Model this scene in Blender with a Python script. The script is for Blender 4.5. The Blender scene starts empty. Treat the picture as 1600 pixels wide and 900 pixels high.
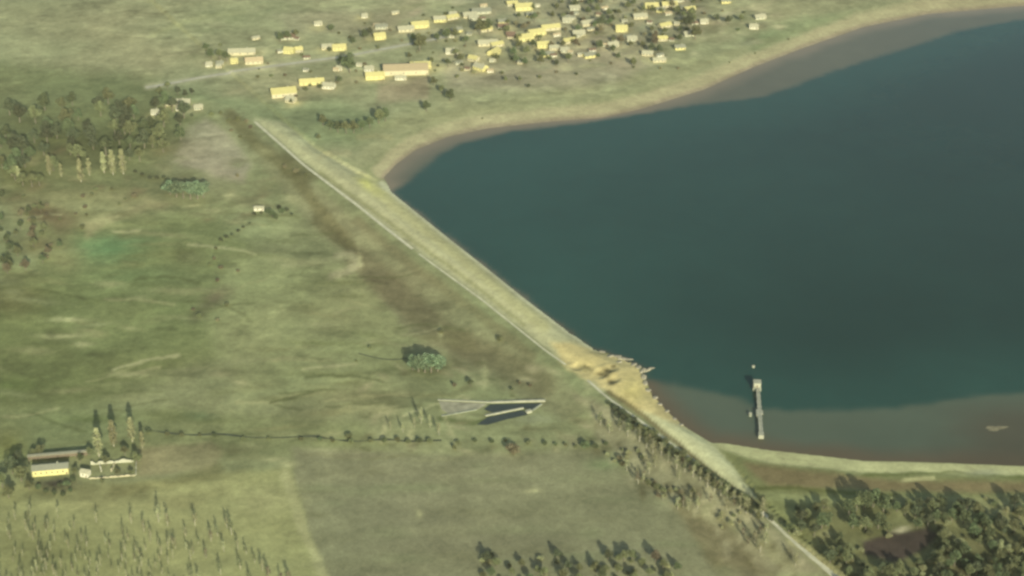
import bpy, bmesh, math, random
import numpy as np
from mathutils import Vector, Matrix

# ------------------------------------------------------------------ camera, world, sun, exposure
S = bpy.context.scene
COL = S.collection
HC, PITCH, F = 715.0, math.radians(28.3), 2800.0      # metres up, downward tilt, focal length in 1600-px pixels
cam = bpy.data.cameras.new('camera')
cam.sensor_width = 36.0
cam.lens = 36.0 * F / 1600.0
cam.clip_start, cam.clip_end = 1.0, 60000.0
camo = bpy.data.objects.new('camera', cam)
COL.objects.link(camo)
camo.location = (0, 0, HC)
camo.rotation_euler = (math.radians(90) - PITCH, 0, 0)
S.camera = camo

SUN_EL, SUN_AZ = math.radians(20.5), math.radians(14)    # sun behind the camera and a little to the right
sdir = Vector((math.sin(SUN_AZ) * math.cos(SUN_EL), -math.cos(SUN_AZ) * math.cos(SUN_EL), math.sin(SUN_EL)))
w = bpy.data.worlds.new('World')
S.world = w
w.use_nodes = True
nt = w.node_tree
sky = nt.nodes.new('ShaderNodeTexSky')
sky.sky_type = 'NISHITA'
sky.sun_disc = False
sky.sun_elevation = SUN_EL
sky.sun_rotation = math.atan2(sdir.x, sdir.y)
sky.dust_density = 2.0
nt.links.new(sky.outputs[0], nt.nodes['Background'].inputs[0])
nt.nodes['Background'].inputs[1].default_value = 0.12
sl = bpy.data.lights.new('sun', 'SUN')
sl.energy = 5.0
sl.angle = math.radians(0.6)
sl.color = (1.0, 0.94, 0.80)
slo = bpy.data.objects.new('sun', sl)
COL.objects.link(slo)
slo.rotation_euler = sdir.to_track_quat('Z', 'Y').to_euler()
slo.location = (0, 0, 900)

S.view_settings.view_transform = 'Standard'
S.view_settings.look = 'None'
S.view_settings.gamma = 1.0
S.view_settings.exposure = 0.56
S.render.engine = 'CYCLES'
S.cycles.use_denoising = True
S.cycles.max_bounces = 6
S.cycles.volume_bounces = 0
S.cycles.pixel_filter_type = 'BLACKMAN_HARRIS'
S.cycles.filter_width = 2.8

HAZE_DENSITY = 0.00002
HAZE_COLOR = (0.86, 0.90, 0.62)

rng = random.Random(7)
nrng = np.random.default_rng(11)
CP, SP = math.cos(PITCH), math.sin(PITCH)

# ------------------------------------------------------------------ geometry of the place
def to_px(x, y, z):
    dz = z - HC
    depth = np.maximum(y * CP - dz * SP, 1.0)
    v = y * SP + dz * CP
    return 800 + F * x / depth, 450 - F * v / depth

def ray(px, py):
    a = (px - 800) / F
    b = (450 - py) / F
    return np.array([a, CP + b * SP, -SP + b * CP])

def at_z(px, py, z):
    r = ray(px, py)
    t = (z - HC) / r[2]
    return (r[0] * t, r[1] * t)

def line_z(pts, z):
    return np.array([at_z(p[0], p[1], z) for p in pts])

PATH_PX = [(250, 62), (330, 130), (398, 190), (430, 218), (475, 258), (520, 292), (560, 322), (600, 354), (645, 389), (700, 429), (750, 465),
           (800, 505), (850, 545), (885, 570), (920, 595), (950, 620), (1000, 655), (1050, 693), (1110, 738), (1160, 775), (1195, 800),
           (1245, 848), (1310, 900), (1420, 990), (1600, 1140)]
BANK_PX = [(300, 60), (372, 125), (440, 185), (500, 235), (560, 270), (597, 285), (613, 301), (660, 339), (701, 372), (757, 416), (788, 441), (814, 462),
           (852, 491), (895, 523), (930, 547), (948, 551), (978, 562), (1003, 574), (1008, 592), (1020, 618), (1050, 650), (1075, 670),
           (1112, 692), (1150, 728), (1186, 778), (1235, 826), (1300, 880), (1410, 970), (1620, 1120)]
SHORE_LOW = [(1130, 692), (1200, 703), (1300, 714), (1350, 720), (1450, 722), (1600, 728), (1900, 740), (2600, 690)]
SHORE_UP = [(2600, -40), (1800, -4), (1600, 9), (1450, 22), (1350, 42), (1250, 77), (1180, 104), (1100, 140), (1000, 171), (940, 184),
            (850, 191), (760, 201), (700, 214), (650, 234), (620, 256), (600, 277)]
DEEP_UP = [(2600, 0), (1800, 14), (1600, 29), (1500, 48), (1400, 80), (1300, 112), (1200, 150), (1060, 168), (1000, 178), (900, 194), (800, 205),
           (720, 224), (690, 240), (655, 268), (630, 290)]
DEEP_LOW = [(1008, 592), (1030, 598), (1080, 605), (1150, 621), (1180, 637), (1240, 642), (1330, 642), (1400, 637), (1450, 631), (1500, 622),
            (1600, 612), (1800, 600), (2600, 560)]
i0, i1 = 6, 22
PATH = line_z(PATH_PX, 0.6)
BANK = line_z(BANK_PX, 0.0)
WATER_PX = BANK_PX[i0:i1 + 1] + SHORE_LOW + SHORE_UP
WATER = line_z(WATER_PX, 0.0)
DEEP = line_z(BANK_PX[i0:19] + DEEP_LOW + DEEP_UP, 0.0)

def seg_dist(x, y, pts, closed=False):
    """distance, signed side (left of travel +) and arc length to a polyline"""
    best = np.full(x.shape, 1e18)
    side = np.zeros(x.shape)
    arc = np.zeros(x.shape)
    acc = 0.0
    n = len(pts)
    for i in range(n if closed else n - 1):
        ax, ay = pts[i]
        bx, by = pts[(i + 1) % n]
        dx, dy = bx - ax, by - ay
        L2 = dx * dx + dy * dy
        t = np.clip(((x - ax) * dx + (y - ay) * dy) / L2, 0, 1)
        ex, ey = x - ax - t * dx, y - ay - t * dy
        d = ex * ex + ey * ey
        m = d < best
        best = np.where(m, d, best)
        side = np.where(m, dx * (y - ay) - dy * (x - ax), side)
        arc = np.where(m, acc + t * math.sqrt(L2), arc)
        acc += math.sqrt(L2)
    return np.sqrt(best), np.sign(side), arc

def inside(x, y, pts):
    c = np.zeros(x.shape, bool)
    n = len(pts)
    for i in range(n):
        ax, ay = pts[i]
        bx, by = pts[(i + 1) % n]
        if ay == by:
            continue
        m = ((ay > y) != (by > y)) & (x < (bx - ax) * (y - ay) / (by - ay) + ax)
        c ^= m
    return c

def sdist(x, y, pts):
    d, _, _ = seg_dist(x, y, pts, True)
    return np.where(inside(x, y, pts), d, -d)

def sm(a, b, v):
    t = np.clip((v - a) / (b - a), 0, 1)
    return t * t * (3 - 2 * t)

_tab = nrng.random((256, 256))
def vnoise(x, y, s):
    x = x / s; y = y / s
    xi = np.floor(x).astype(int); yi = np.floor(y).astype(int)
    fx = x - xi; fy = y - yi
    fx = fx * fx * (3 - 2 * fx); fy = fy * fy * (3 - 2 * fy)
    g = lambda a, b: _tab[a % 256, b % 256]
    return ((g(xi, yi) * (1 - fx) + g(xi + 1, yi) * fx) * (1 - fy) + (g(xi, yi + 1) * (1 - fx) + g(xi + 1, yi + 1) * fx) * fy) * 2 - 1
def fbm(x, y, s, n=4):
    r = 0; a = 1; t = 0
    for i in range(n):
        r = r + a * vnoise(x + 37.1 * i, y - 11.7 * i, s); t += a
        a *= 0.55; s *= 0.5
    return r / t

DROP = 5.0
ARC0 = float(np.linalg.norm(np.diff(PATH[:3], axis=0), axis=1).sum())
# shallow craters on the broken stretch of the crest
PITS = [(at_z(942, 583, 2), 5.0, 1.8), (at_z(955, 577, 2), 4.0, 1.6), (at_z(957, 593, 2), 4.5, 1.8), (at_z(900, 572, 1.5), 4.0, 1.0)]
def height(x, y):
    x = np.asarray(x, float); y = np.asarray(y, float)
    d1, s1, arc = seg_dist(x, y, PATH)
    d2, s2, _ = seg_dist(x, y, BANK)
    dp = d1 * s1            # + toward the lake (left of travel)
    dw = d2 * s2
    L = np.array([0, 250, 500, 700, 950, 1150, 1350, 1800])
    drop = np.interp(arc, L, [1.0, 2.0, 4.5, DROP, DROP, 4.5, 2.5, 2.0])
    down = 0.6 - (drop + 0.6) * sm(3.0, 42.0, -dp) + 0.45 * fbm(x, y, 60) * sm(20, 60, -dp)
    fade = sm(ARC0 - 40, ARC0 + 60, arc)
    down = down * fade + (1 - fade) * (0.6 + 0.8 * fbm(x, y, 90))
    u = np.clip(dp / np.maximum(dp - dw, 0.5), 0, 1)
    crest = 0.6 - 0.6 * sm(0.03, 0.12, u) * (1 - sm(0.14, 0.22, u)) + 2.0 * sm(0.2, 0.42, u) - 2.6 * sm(0.62, 1.0, u)
    crest = crest * fade + (1 - fade) * (0.6 + 0.8 * fbm(x, y, 90))
    dl = sdist(x, y, WATER)
    land = np.clip(-dl * 0.05, 0, 2.2) + 0.5 * fbm(x, y, 90) * sm(10, 80, -dl) + sm(250, 900, -dl) * 3
    lake = -np.clip(dl * 0.12, 0, 4)
    up = np.where(dl > 0, lake, land)
    h = np.where(dp < 0, down, np.where(dw < 0, crest, up))
    mid = (dp > 0) & (dw < 0)
    rough = np.exp(-(((x - SANDC[0]) / 45) ** 2 + ((y - SANDC[1]) / 75) ** 2))
    h = h + np.where(dl > 0, 0, rough * 0.5 * fbm(x, y, 9, 3) * (mid | (dp < 0)))
    for (cx, cy), r, dpth in PITS:
        q = np.hypot(x - cx, y - cy) / r
        h = h - dpth * np.exp(-q * q) + 0.5 * np.exp(-((q - 1.6) / 0.4) ** 2)
    return h
SANDC = at_z(950, 585, 1.5)

def ground_at(px, py):
    z = 0.0
    for _ in range(5):
        x, y = at_z(px, py, z)
        z = float(height(np.array([x]), np.array([y]))[0])
    return x, y, z
def scale_at(px, py):
    x, y, z = ground_at(px, py)
    return F / (y * CP - (z - HC) * SP)

# ------------------------------------------------------------------ colours and materials
def lin(r, g, b):
    f = lambda c: (c / 255 / 12.92) if c <= 10 else ((c / 255 + 0.055) / 1.055) ** 2.4
    return np.array([f(r), f(g), f(b)])

def new_mat(name):
    m = bpy.data.materials.new(name)
    m.use_nodes = True
    return m, m.node_tree, m.node_tree.nodes['Principled BSDF']

def noisy(name, color, amount=0.25, scale=0.5, rough=0.9, obj_rand=0.0, spec=0.2, bump=0.0):
    """a colour broken up by two octaves of noise, with optional object to object variation"""
    m, t, p = new_mat(name)
    tc = t.nodes.new('ShaderNodeTexCoord')
    n1 = t.nodes.new('ShaderNodeTexNoise'); n1.inputs['Scale'].default_value = scale; n1.inputs['Detail'].default_value = 5
    t.links.new(tc.outputs['Object'], n1.inputs['Vector'])
    mr = t.nodes.new('ShaderNodeMapRange')
    mr.inputs['From Min'].default_value = 0.3; mr.inputs['From Max'].default_value = 0.7
    mr.inputs['To Min'].default_value = 1 - amount; mr.inputs['To Max'].default_value = 1 + amount
    t.links.new(n1.outputs['Fac'], mr.inputs['Value'])
    mul = t.nodes.new('ShaderNodeVectorMath'); mul.operation = 'SCALE'
    mul.inputs[0].default_value = color
    t.links.new(mr.outputs[0], mul.inputs['Scale'])
    out = mul.outputs[0]
    if obj_rand:
        oi = t.nodes.new('ShaderNodeObjectInfo')
        hs = t.nodes.new('ShaderNodeHueSaturation')
        a = t.nodes.new('ShaderNodeMapRange'); a.inputs['To Min'].default_value = 1 - obj_rand; a.inputs['To Max'].default_value = 1 + obj_rand
        b = t.nodes.new('ShaderNodeMapRange'); b.inputs['To Min'].default_value = 0.485; b.inputs['To Max'].default_value = 0.52
        t.links.new(oi.outputs['Random'], a.inputs['Value']); t.links.new(oi.outputs['Random'], b.inputs['Value'])
        t.links.new(a.outputs[0], hs.inputs['Value']); t.links.new(b.outputs[0], hs.inputs['Hue'])
        t.links.new(out, hs.inputs['Color'])
        out = hs.outputs[0]
    t.links.new(out, p.inputs['Base Color'])
    p.inputs['Roughness'].default_value = rough
    p.inputs['Specular IOR Level'].default_value = spec
    if bump:
        bp = t.nodes.new('ShaderNodeBump'); bp.inputs['Strength'].default_value = bump
        t.links.new(n1.outputs['Fac'], bp.inputs['Height']); t.links.new(bp.outputs[0], p.inputs['Normal'])
    return m

def foliage(name, color, rand=0.25):
    m = noisy(name, color, 0.35, 0.35, 0.75, rand, 0.25)
    t = m.node_tree
    p = t.nodes['Principled BSDF']
    out = t.nodes['Material Output']
    tr = t.nodes.new('ShaderNodeBsdfTranslucent')
    src = p.inputs['Base Color'].links[0].from_socket
    t.links.new(src, tr.inputs['Color'])
    mx = t.nodes.new('ShaderNodeMixShader'); mx.inputs[0].default_value = 0.25
    t.links.new(p.outputs[0], mx.inputs[1]); t.links.new(tr.outputs[0], mx.inputs[2])
    t.links.new(mx.outputs[0], out.inputs['Surface'])
    return m

M = {
    'leaf_olive': foliage('olive leaves', (0.135, 0.15, 0.066)),
    'leaf_green': foliage('green leaves', (0.098, 0.125, 0.056)),
    'leaf_dark': foliage('dark green leaves', (0.080, 0.095, 0.048)),
    'leaf_pale': foliage('pale dry leaves', (0.25, 0.26, 0.125)),
    'leaf_brown': foliage('brown dry leaves', (0.16, 0.145, 0.08)),
    'leaf_willow': foliage('willow leaves', (0.145, 0.20, 0.105)),
    'bark': noisy('bark', (0.13, 0.12, 0.08), 0.3, 3.0),
    'bark_pale': noisy('pale bark', (0.30, 0.29, 0.20), 0.2, 3.0),
    'wall_yellow': noisy('yellow plaster', (0.44, 0.42, 0.17), 0.12, 0.6),
    'wall_cream': noisy('cream plaster', (0.37, 0.35, 0.21), 0.12, 0.6),
    'wall_white': noisy('white plaster', (0.46, 0.46, 0.32), 0.10, 0.6),
    'wall_grey': noisy('grey plaster', (0.32, 0.33, 0.22), 0.12, 0.6),
    'roof_pale': noisy('pale sheet roofing', (0.27, 0.27, 0.17), 0.18, 1.2),
    'roof_grey': noisy('grey sheet roofing', (0.16, 0.17, 0.115), 0.18, 1.2),
    'roof_tan': noisy('tan sheet roofing', (0.32, 0.27, 0.15), 0.15, 1.2),
    'roof_yellow': noisy('yellow sheet roofing', (0.36, 0.34, 0.135), 0.15, 1.2),
    'roof_brown': noisy('brown tile roofing', (0.12, 0.085, 0.055), 0.2, 1.2),
    'glass': noisy('window glass', (0.04, 0.05, 0.05), 0.1, 1.0, 0.15, spec=0.5),
    'wood': noisy('weathered wood', (0.13, 0.11, 0.07), 0.25, 2.0),
    'concrete': noisy('weathered concrete', (0.19, 0.21, 0.145), 0.22, 0.35, bump=0.2),
    'concrete_pale': noisy('pale concrete', (0.27, 0.28, 0.19), 0.18, 0.3, bump=0.2),
    'stone': noisy('rubble stone', (0.22, 0.21, 0.14), 0.25, 0.8, bump=0.4),
    'metal': noisy('painted metal', (0.45, 0.46, 0.40), 0.1, 1.0, 0.5, spec=0.5),
    'track': noisy('pale dirt track', (0.42, 0.42, 0.27), 0.2, 0.15),
}

# ------------------------------------------------------------------ object helpers
def put(name, verts, faces, mat, parent=None, smooth=False):
    me = bpy.data.meshes.new(name)
    me.from_pydata([tuple(v) for v in verts], [], faces)
    me.update()
    if mat: me.materials.append(mat)
    if smooth:
        me.polygons.foreach_set('use_smooth', [True] * len(me.polygons))
    o = bpy.data.objects.new(name, me)
    COL.objects.link(o)
    if parent: o.parent = parent
    return o
def struct(o, kind='structure'):
    o['kind'] = kind
    return o
def tag(o, label, cat, group=None):
    o['label'] = label; o['category'] = cat
    if group: o['group'] = group
    return o
def empty(name, loc, rz=0.0, scale=1.0):
    o = bpy.data.objects.new(name, None)
    o.empty_display_size = 0.5
    COL.objects.link(o)
    o.location = loc; o.rotation_euler = (0, 0, rz)
    o.scale = (scale,) * 3 if not isinstance(scale, tuple) else scale
    return o

class MB:
    def __init__(s): s.v = []; s.f = []
    def box(s, x0, x1, y0, y1, z0, z1):
        n = len(s.v)
        s.v += [(x0, y0, z0), (x1, y0, z0), (x1, y1, z0), (x0, y1, z0), (x0, y0, z1), (x1, y0, z1), (x1, y1, z1), (x0, y1, z1)]
        s.f += [tuple(n + i for i in q) for q in ((0, 3, 2, 1), (4, 5, 6, 7), (0, 1, 5, 4), (1, 2, 6, 5), (2, 3, 7, 6), (3, 0, 4, 7))]
    def tube(s, a, b, r0, r1, n=6):
        a = Vector(a); b = Vector(b)
        d = (b - a).normalized()
        u = d.orthogonal().normalized(); v = d.cross(u)
        k = len(s.v)
        for c, r in ((a, r0), (b, r1)):
            for i in range(n):
                t = 2 * math.pi * i / n
                s.v.append(tuple(c + u * math.cos(t) * r + v * math.sin(t) * r))
        for i in range(n):
            j = (i + 1) % n
            s.f.append((k + i, k + j, k + n + j, k + n + i))
        s.f.append(tuple(k + n + i for i in range(n)))
        s.f.append(tuple(k + n - 1 - i for i in range(n)))
    def prism(s, pts, z0, z1):
        n = len(pts); k = len(s.v)
        zz0 = z0 if isinstance(z0, (list, tuple)) else [z0] * n
        zz1 = z1 if isinstance(z1, (list, tuple)) else [z1] * n
        s.v += [(p[0], p[1], zz0[i]) for i, p in enumerate(pts)] + [(p[0], p[1], zz1[i]) for i, p in enumerate(pts)]
        s.f.append(tuple(k + n - 1 - i for i in range(n)))
        s.f.append(tuple(k + n + i for i in range(n)))
        for i in range(n):
            j = (i + 1) % n
            s.f.append((k + i, k + j, k + n + j, k + n + i))
    def put(s, name, mat, parent=None, smooth=False):
        return put(name, s.v, s.f, mat, parent, smooth)

# ------------------------------------------------------------------ the village: where each house stands
HS = [
 # px, py(base), w, d, wall h, roof h, rot, wall, roof, label
 (378, 84, 30, 9, 3.2, 3.2, 4, 'wall_cream', 'roof_pale', 'long cream house above the village road at its left end'),
 (366, 98, 8, 7, 3.2, 2.2, 8, 'wall_yellow', 'roof_yellow', 'small bright yellow annex before the long cream house'),
 (397, 98, 19, 10, 3.4, 3.2, 10, 'wall_cream', 'roof_tan', 'cream house with tan roof right of the yellow annex'),
 (452, 82, 11, 9, 3.5, 3.0, -12, 'wall_yellow', 'roof_yellow', 'yellow gabled house under the dark trees above the road'),
 (467, 80, 8, 7, 3.0, 2.6, 12, 'wall_cream', 'roof_yellow', 'little house touching the right side of the gabled yellow one'),
 (512, 76, 13, 8, 3.0, 2.6, 6, 'wall_cream', 'roof_pale', 'pale house left of the brightest yellow roof above the road'),
 (530, 77, 15, 9, 3.4, 3.0, 10, 'wall_yellow', 'roof_yellow', 'bright yellow house above the village road'),
 (443, 148, 26, 16, 4.5, 4.0, 14, 'wall_cream', 'roof_yellow', 'largest pale yellow house, leftmost below the village road'),
 (455, 159, 10, 8, 3.2, 2.8, -20, 'wall_cream', 'roof_pale', 'small pale shed-like house before the largest yellow house'),
 (487, 131, 26, 8, 3.4, 3.0, 9, 'wall_yellow', 'roof_yellow', 'long yellow house below the road beside the largest one'),
 (514, 137, 13, 9, 3.2, 2.8, -14, 'wall_white', 'roof_pale', 'white walled house ending the long yellow row below the road'),
 (586, 122, 20, 10, 4.0, 3.2, 6, 'wall_yellow', 'roof_yellow', 'bright yellow house left of the large tan building'),
 (577, 110, 10, 7, 3.0, 2.4, 0, 'wall_white', 'roof_pale', 'small white house behind the bright yellow one'),
 (634, 112, 48, 22, 5.5, 3.6, 5, 'wall_cream', 'roof_tan', 'largest building of the village with a broad tan roof'),
 (657, 106, 22, 9, 4.4, 3.0, 5, 'wall_yellow', 'roof_yellow', 'yellow wing at the right end of the tan building'),
 (626, 124, 12, 5, 2.6, 1.6, 2, 'wall_white', 'roof_pale', 'low white shed before the tan building'),
 (593, 60, 13, 10, 3.8, 3.2, 15, 'wall_yellow', 'roof_yellow', 'yellow house standing alone above the village road'),
 (596, 44, 14, 8, 3.0, 2.4, 5, 'wall_grey', 'roof_grey', 'grey house behind the lone yellow house'),
 (634, 48, 18, 9, 3.2, 2.8, 12, 'wall_cream', 'roof_pale', 'pale house left of the long yellow house near the top'),
 (656, 42, 20, 10, 3.8, 3.2, 14, 'wall_yellow', 'roof_yellow', 'long bright yellow house near the top centre'),
 (687, 33, 14, 9, 3.4, 3.0, 8, 'wall_yellow', 'roof_pale', 'pale roofed yellow house right of the long yellow one'),
 (708, 25, 9, 8, 3.0, 2.6, 0, 'wall_cream', 'roof_pale', 'small cream house second right of the long yellow one'),
 (734, 26, 16, 9, 3.0, 2.8, 12, 'wall_cream', 'roof_pale', 'cream house behind the large dark garden tree'),
 (752, 20, 22, 10, 3.2, 3.0, 10, 'wall_grey', 'roof_grey', 'broad grey house near the top edge'),
 (706, 83, 13, 8, 3.2, 2.8, 0, 'wall_white', 'roof_pale', 'white house by itself right of the tan building'),
 (762, 70, 22, 9, 3.2, 3.0, 8, 'wall_cream', 'roof_pale', 'cream house at the head of the curved lane'),
 (772, 84, 14, 10, 3.6, 3.0, 60, 'wall_yellow', 'roof_yellow', 'yellow house turned end-on along the curved lane'),
 (740, 94, 11, 8, 3.0, 2.6, -30, 'wall_cream', 'roof_yellow', 'slanted cream house left of the end-on yellow one'),
 (751, 108, 14, 10, 3.6, 3.0, -40, 'wall_yellow', 'roof_pale', 'slanted yellow house, lowest on the curved lane'),
 (818, 14, 20, 12, 4.2, 3.4, 8, 'wall_yellow', 'roof_yellow', 'bright yellow house cut by the top edge of the picture'),
 (820, 62, 18, 11, 4.0, 3.4, 22, 'wall_yellow', 'roof_yellow', 'brightest yellow house, left end of the bright row'),
 (838, 54, 20, 10, 3.8, 3.2, 20, 'wall_yellow', 'roof_yellow', 'middle yellow house of the bright row'),
 (860, 46, 22, 9, 3.4, 3.0, 16, 'wall_cream', 'roof_yellow', 'cream house at the right end of the bright row'),
 (849, 73, 14, 9, 3.6, 3.0, 5, 'wall_yellow', 'roof_yellow', 'yellow house just below the bright row'),
 (866, 77, 11, 7, 2.8, 2.2, 0, 'wall_cream', 'roof_pale', 'low cream house right below the bright row'),
 (924, 38, 26, 9, 3.2, 3.0, 24, 'wall_cream', 'roof_pale', 'long cream house slanting beside the tall dark tree'),
 (971, 48, 13, 10, 3.8, 3.2, 0, 'wall_yellow', 'roof_yellow', 'small vivid yellow house right of the tall dark tree'),
 (904, 54, 14, 8, 3.0, 2.6, 10, 'wall_grey', 'roof_pale', 'grey house between bright row and vivid yellow house'),
 (1000, 28, 16, 9, 3.0, 2.8, 10, 'wall_cream', 'roof_pale', 'cream house above and right of the vivid yellow one'),
 (1018, 12, 16, 9, 3.4, 3.0, 6, 'wall_yellow', 'roof_yellow', 'yellow house at the top edge, right village'),
 (1046, 10, 18, 9, 3.2, 3.0, 6, 'wall_cream', 'roof_yellow', 'cream house at the top edge, rightmost of its row'),
 (1100, 36, 9, 7, 2.8, 2.4, 0, 'wall_white', 'roof_pale', 'tiny white house right of the dark tree pair'),
 (1178, 44, 10, 8, 3.0, 2.4, -10, 'wall_white', 'roof_pale', 'tiny pale house, rightmost of all near the far beach'),
 (1012, 86, 12, 7, 2.8, 2.4, -10, 'wall_cream', 'roof_pale', 'cream cottage on the village edge facing the lake'),
 (1030, 96, 14, 6, 2.6, 2.0, 2, 'wall_cream', 'roof_pale', 'long low cottage nearest the lake shore'),
 (958, 72, 12, 7, 2.8, 2.4, 8, 'wall_grey', 'roof_pale', 'grey cottage below the vivid yellow house'),
 (888, 30, 15, 8, 3.0, 2.6, 12, 'wall_grey', 'roof_grey', 'grey roofed house behind the cream end of the bright row'),
 (786, 44, 12, 8, 3.0, 2.6, 5, 'wall_grey', 'roof_brown', 'brown roofed house left of the bright row'),
 (798, 56, 10, 7, 2.8, 2.4, 0, 'wall_cream', 'roof_brown', 'small brown roofed hut touching the bright row'),
 (450, 60, 16, 10, 3.0, 2.8, 8, 'wall_grey', 'roof_brown', 'dark brown roofed house behind the gabled yellow one'),
 (278, 163, 26, 9, 3.2, 3.0, 2, 'wall_cream', 'roof_pale', 'long pale house at the edge of the upper-left wood'),
 (284, 172, 10, 7, 3.0, 2.4, -15, 'wall_white', 'roof_pale', 'small white house before the long pale one'),
 (310, 170, 9, 7, 2.8, 2.2, 10, 'wall_grey', 'roof_pale', 'small grey house right of the small white one'),
 (243, 178, 8, 7, 3.2, 2.2, 0, 'wall_white', 'roof_pale', 'little white hut between wood trees'),
 (327, 103, 7, 6, 2.8, 2.0, 0, 'wall_white', 'roof_pale', 'tiny white hut left of the long cream house'),
 (344, 101, 8, 6, 2.6, 2.0, 5, 'wall_white', 'roof_grey', 'tiny grey roofed hut beside the yellow annex'),
 (530, 109, 6, 6, 2.8, 2.0, 0, 'wall_white', 'roof_pale', 'tiny white hut left of the tall tree by the road'),
 (570, 27, 7, 6, 2.8, 2.0, 0, 'wall_white', 'roof_pale', 'tiny white hut above the lone yellow house'),
 (497, 39, 9, 6, 2.6, 2.0, 10, 'wall_white', 'roof_pale', 'tiny white hut on the upper lane of the village'),
]
# ------------------------------------------------------------------ the ground sheet with its land cover
def axis(lo, hi, step, far):
    a = list(np.arange(lo, hi + 0.01, step))
    s = step; v = a[-1]; right = []
    while v < far:
        s *= 1.35; v += s; right.append(v)
    s = step; v = a[0]; left = []
    while v > -far:
        s *= 1.35; v -= s; left.append(v)
    return np.array(left[::-1] + a + right)
gx = axis(-690, 690, 1.9, 24000)
gy = axis(890, 2130, 1.9, 26000)
X, Y = np.meshgrid(gx, gy)
xf, yf = X.ravel(), Y.ravel()
H = height(xf, yf)
px, py = to_px(xf, yf, H)
ok = (yf > 600)
px = np.where(ok, px, -500); py = np.where(ok, py, 1500)
px = np.clip(px, -3000, 4600)
jx = 4.5 * fbm(xf, yf, 14, 4) + 2.2 * fbm(xf + 500, yf, 4, 2)
jy = 2.8 * fbm(xf - 900, yf, 14, 4) + 1.3 * fbm(xf - 300, yf, 4, 2)
colr = np.tile(lin(134, 143, 100), (len(xf), 1))

def blend(mask, c, a=1.0):
    global colr
    m = (mask * a)[:, None]
    colr = colr * (1 - m) + lin(*c) * m
def poly(pts, c, a=1.0, soft=6, nz=1.0):
    x = px + jx * nz; y = py + jy * nz
    xs = [p[0] for p in pts]; ys = [p[1] for p in pts]
    sel = (x > min(xs) - soft * 2) & (x < max(xs) + soft * 2) & (y > min(ys) - soft * 2) & (y < max(ys) + soft * 2)
    d = np.full(x.shape, -99.0)
    d[sel] = sdist(x[sel], y[sel], pts)
    blend(sm(-soft, soft, d), c, a)
def stroke(pts, wd, c, a=1.0, soft=3, nz=1.0):
    x = px + jx * nz; y = py + jy * nz
    xs = [p[0] for p in pts]; ys = [p[1] for p in pts]
    r = wd + soft * 2
    sel = (x > min(xs) - r) & (x < max(xs) + r) & (y > min(ys) - r) & (y < max(ys) + r)
    d = np.full(x.shape, 99.0)
    d[sel] = seg_dist(x[sel], y[sel], pts)[0]
    blend(1 - sm(wd / 2 - soft / 2, wd / 2 + soft, d), c, a)
def spot(x0, y0, rx, ry, c, a=1.0, ang=0.0):
    x = px + jx * 1.2 - x0; y = py + jy * 1.2 - y0
    ca, sa = math.cos(ang), math.sin(ang)
    q = ((x * ca + y * sa) / rx) ** 2 + ((-x * sa + y * ca) / ry) ** 2
    blend(np.exp(-q * 0.9), c, a)

# wide tone of each zone
poly([(-400, -300), (2400, -300), (2400, 40), (1200, 110), (640, 215), (560, 270), (400, 190), (240, 120), (-400, 60)], (148, 154, 113), 1, 20)
poly([(300, 150), (520, 150), (620, 190), (560, 230), (470, 225), (400, 190)], (128, 142, 100), 0.8, 14)
poly([(-400, 60), (250, 130), (330, 200), (300, 300), (-400, 340)], (120, 130, 88), 0.9, 16)
poly([(-400, 440), (130, 430), (300, 470), (330, 560), (130, 640), (-400, 660)], (112, 122, 76), 0.9, 26)
poly([(60, 340), (330, 330), (420, 420), (380, 560), (130, 560), (60, 460)], (121, 134, 86), 0.8, 24)
poly([(350, 400), (560, 420), (660, 520), (600, 600), (380, 620), (330, 520)], (139, 149, 102), 0.9, 22)
poly([(-400, 640), (230, 640), (560, 660), (600, 700), (230, 720), (-400, 720)], (126, 138, 91), 0.7, 14)
spot(180, 388, 62, 20, (106, 142, 94), 0.95)
spot(205, 430, 70, 22, (110, 128, 82), 0.7)
spot(205, 362, 36, 9, (110, 116, 78), 0.7)
spot(20, 470, 60, 30, (106, 106, 68), 0.7)
spot(15, 700, 25, 25, (128, 132, 72), 0.7)
spot(100, 405, 26, 22, (140, 142, 96), 0.7)
spot(325, 240, 54, 34, (148, 147, 118), 1.0)
poly([(290, 200), (322, 186), (352, 205), (392, 256), (380, 285), (318, 268), (272, 252)], (150, 149, 120), 0.95, 7)
poly([(20, 300), (210, 290), (240, 310), (120, 350), (20, 345)], (136, 140, 95), 0.6, 9)
poly([(128, 345), (240, 312), (262, 318), (180, 345), (135, 372)], (154, 157, 110), 0.9, 6)
spot(72, 335, 44, 14, (120, 112, 80), 0.9, 0.3)
spot(60, 385, 30, 16, (118, 110, 78), 0.8)
spot(95, 355, 22, 20, (112, 106, 74), 0.6)
spot(110, 225, 110, 34, (102, 110, 72), 0.85)
spot(250, 205, 40, 28, (108, 114, 76), 0.8)
spot(30, 270, 50, 26, (108, 116, 74), 0.7)
spot(336, 465, 26, 11, (108, 106, 78), 0.9, -0.6)
spot(310, 490, 22, 9, (108, 112, 78), 0.8, -0.6)
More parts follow.
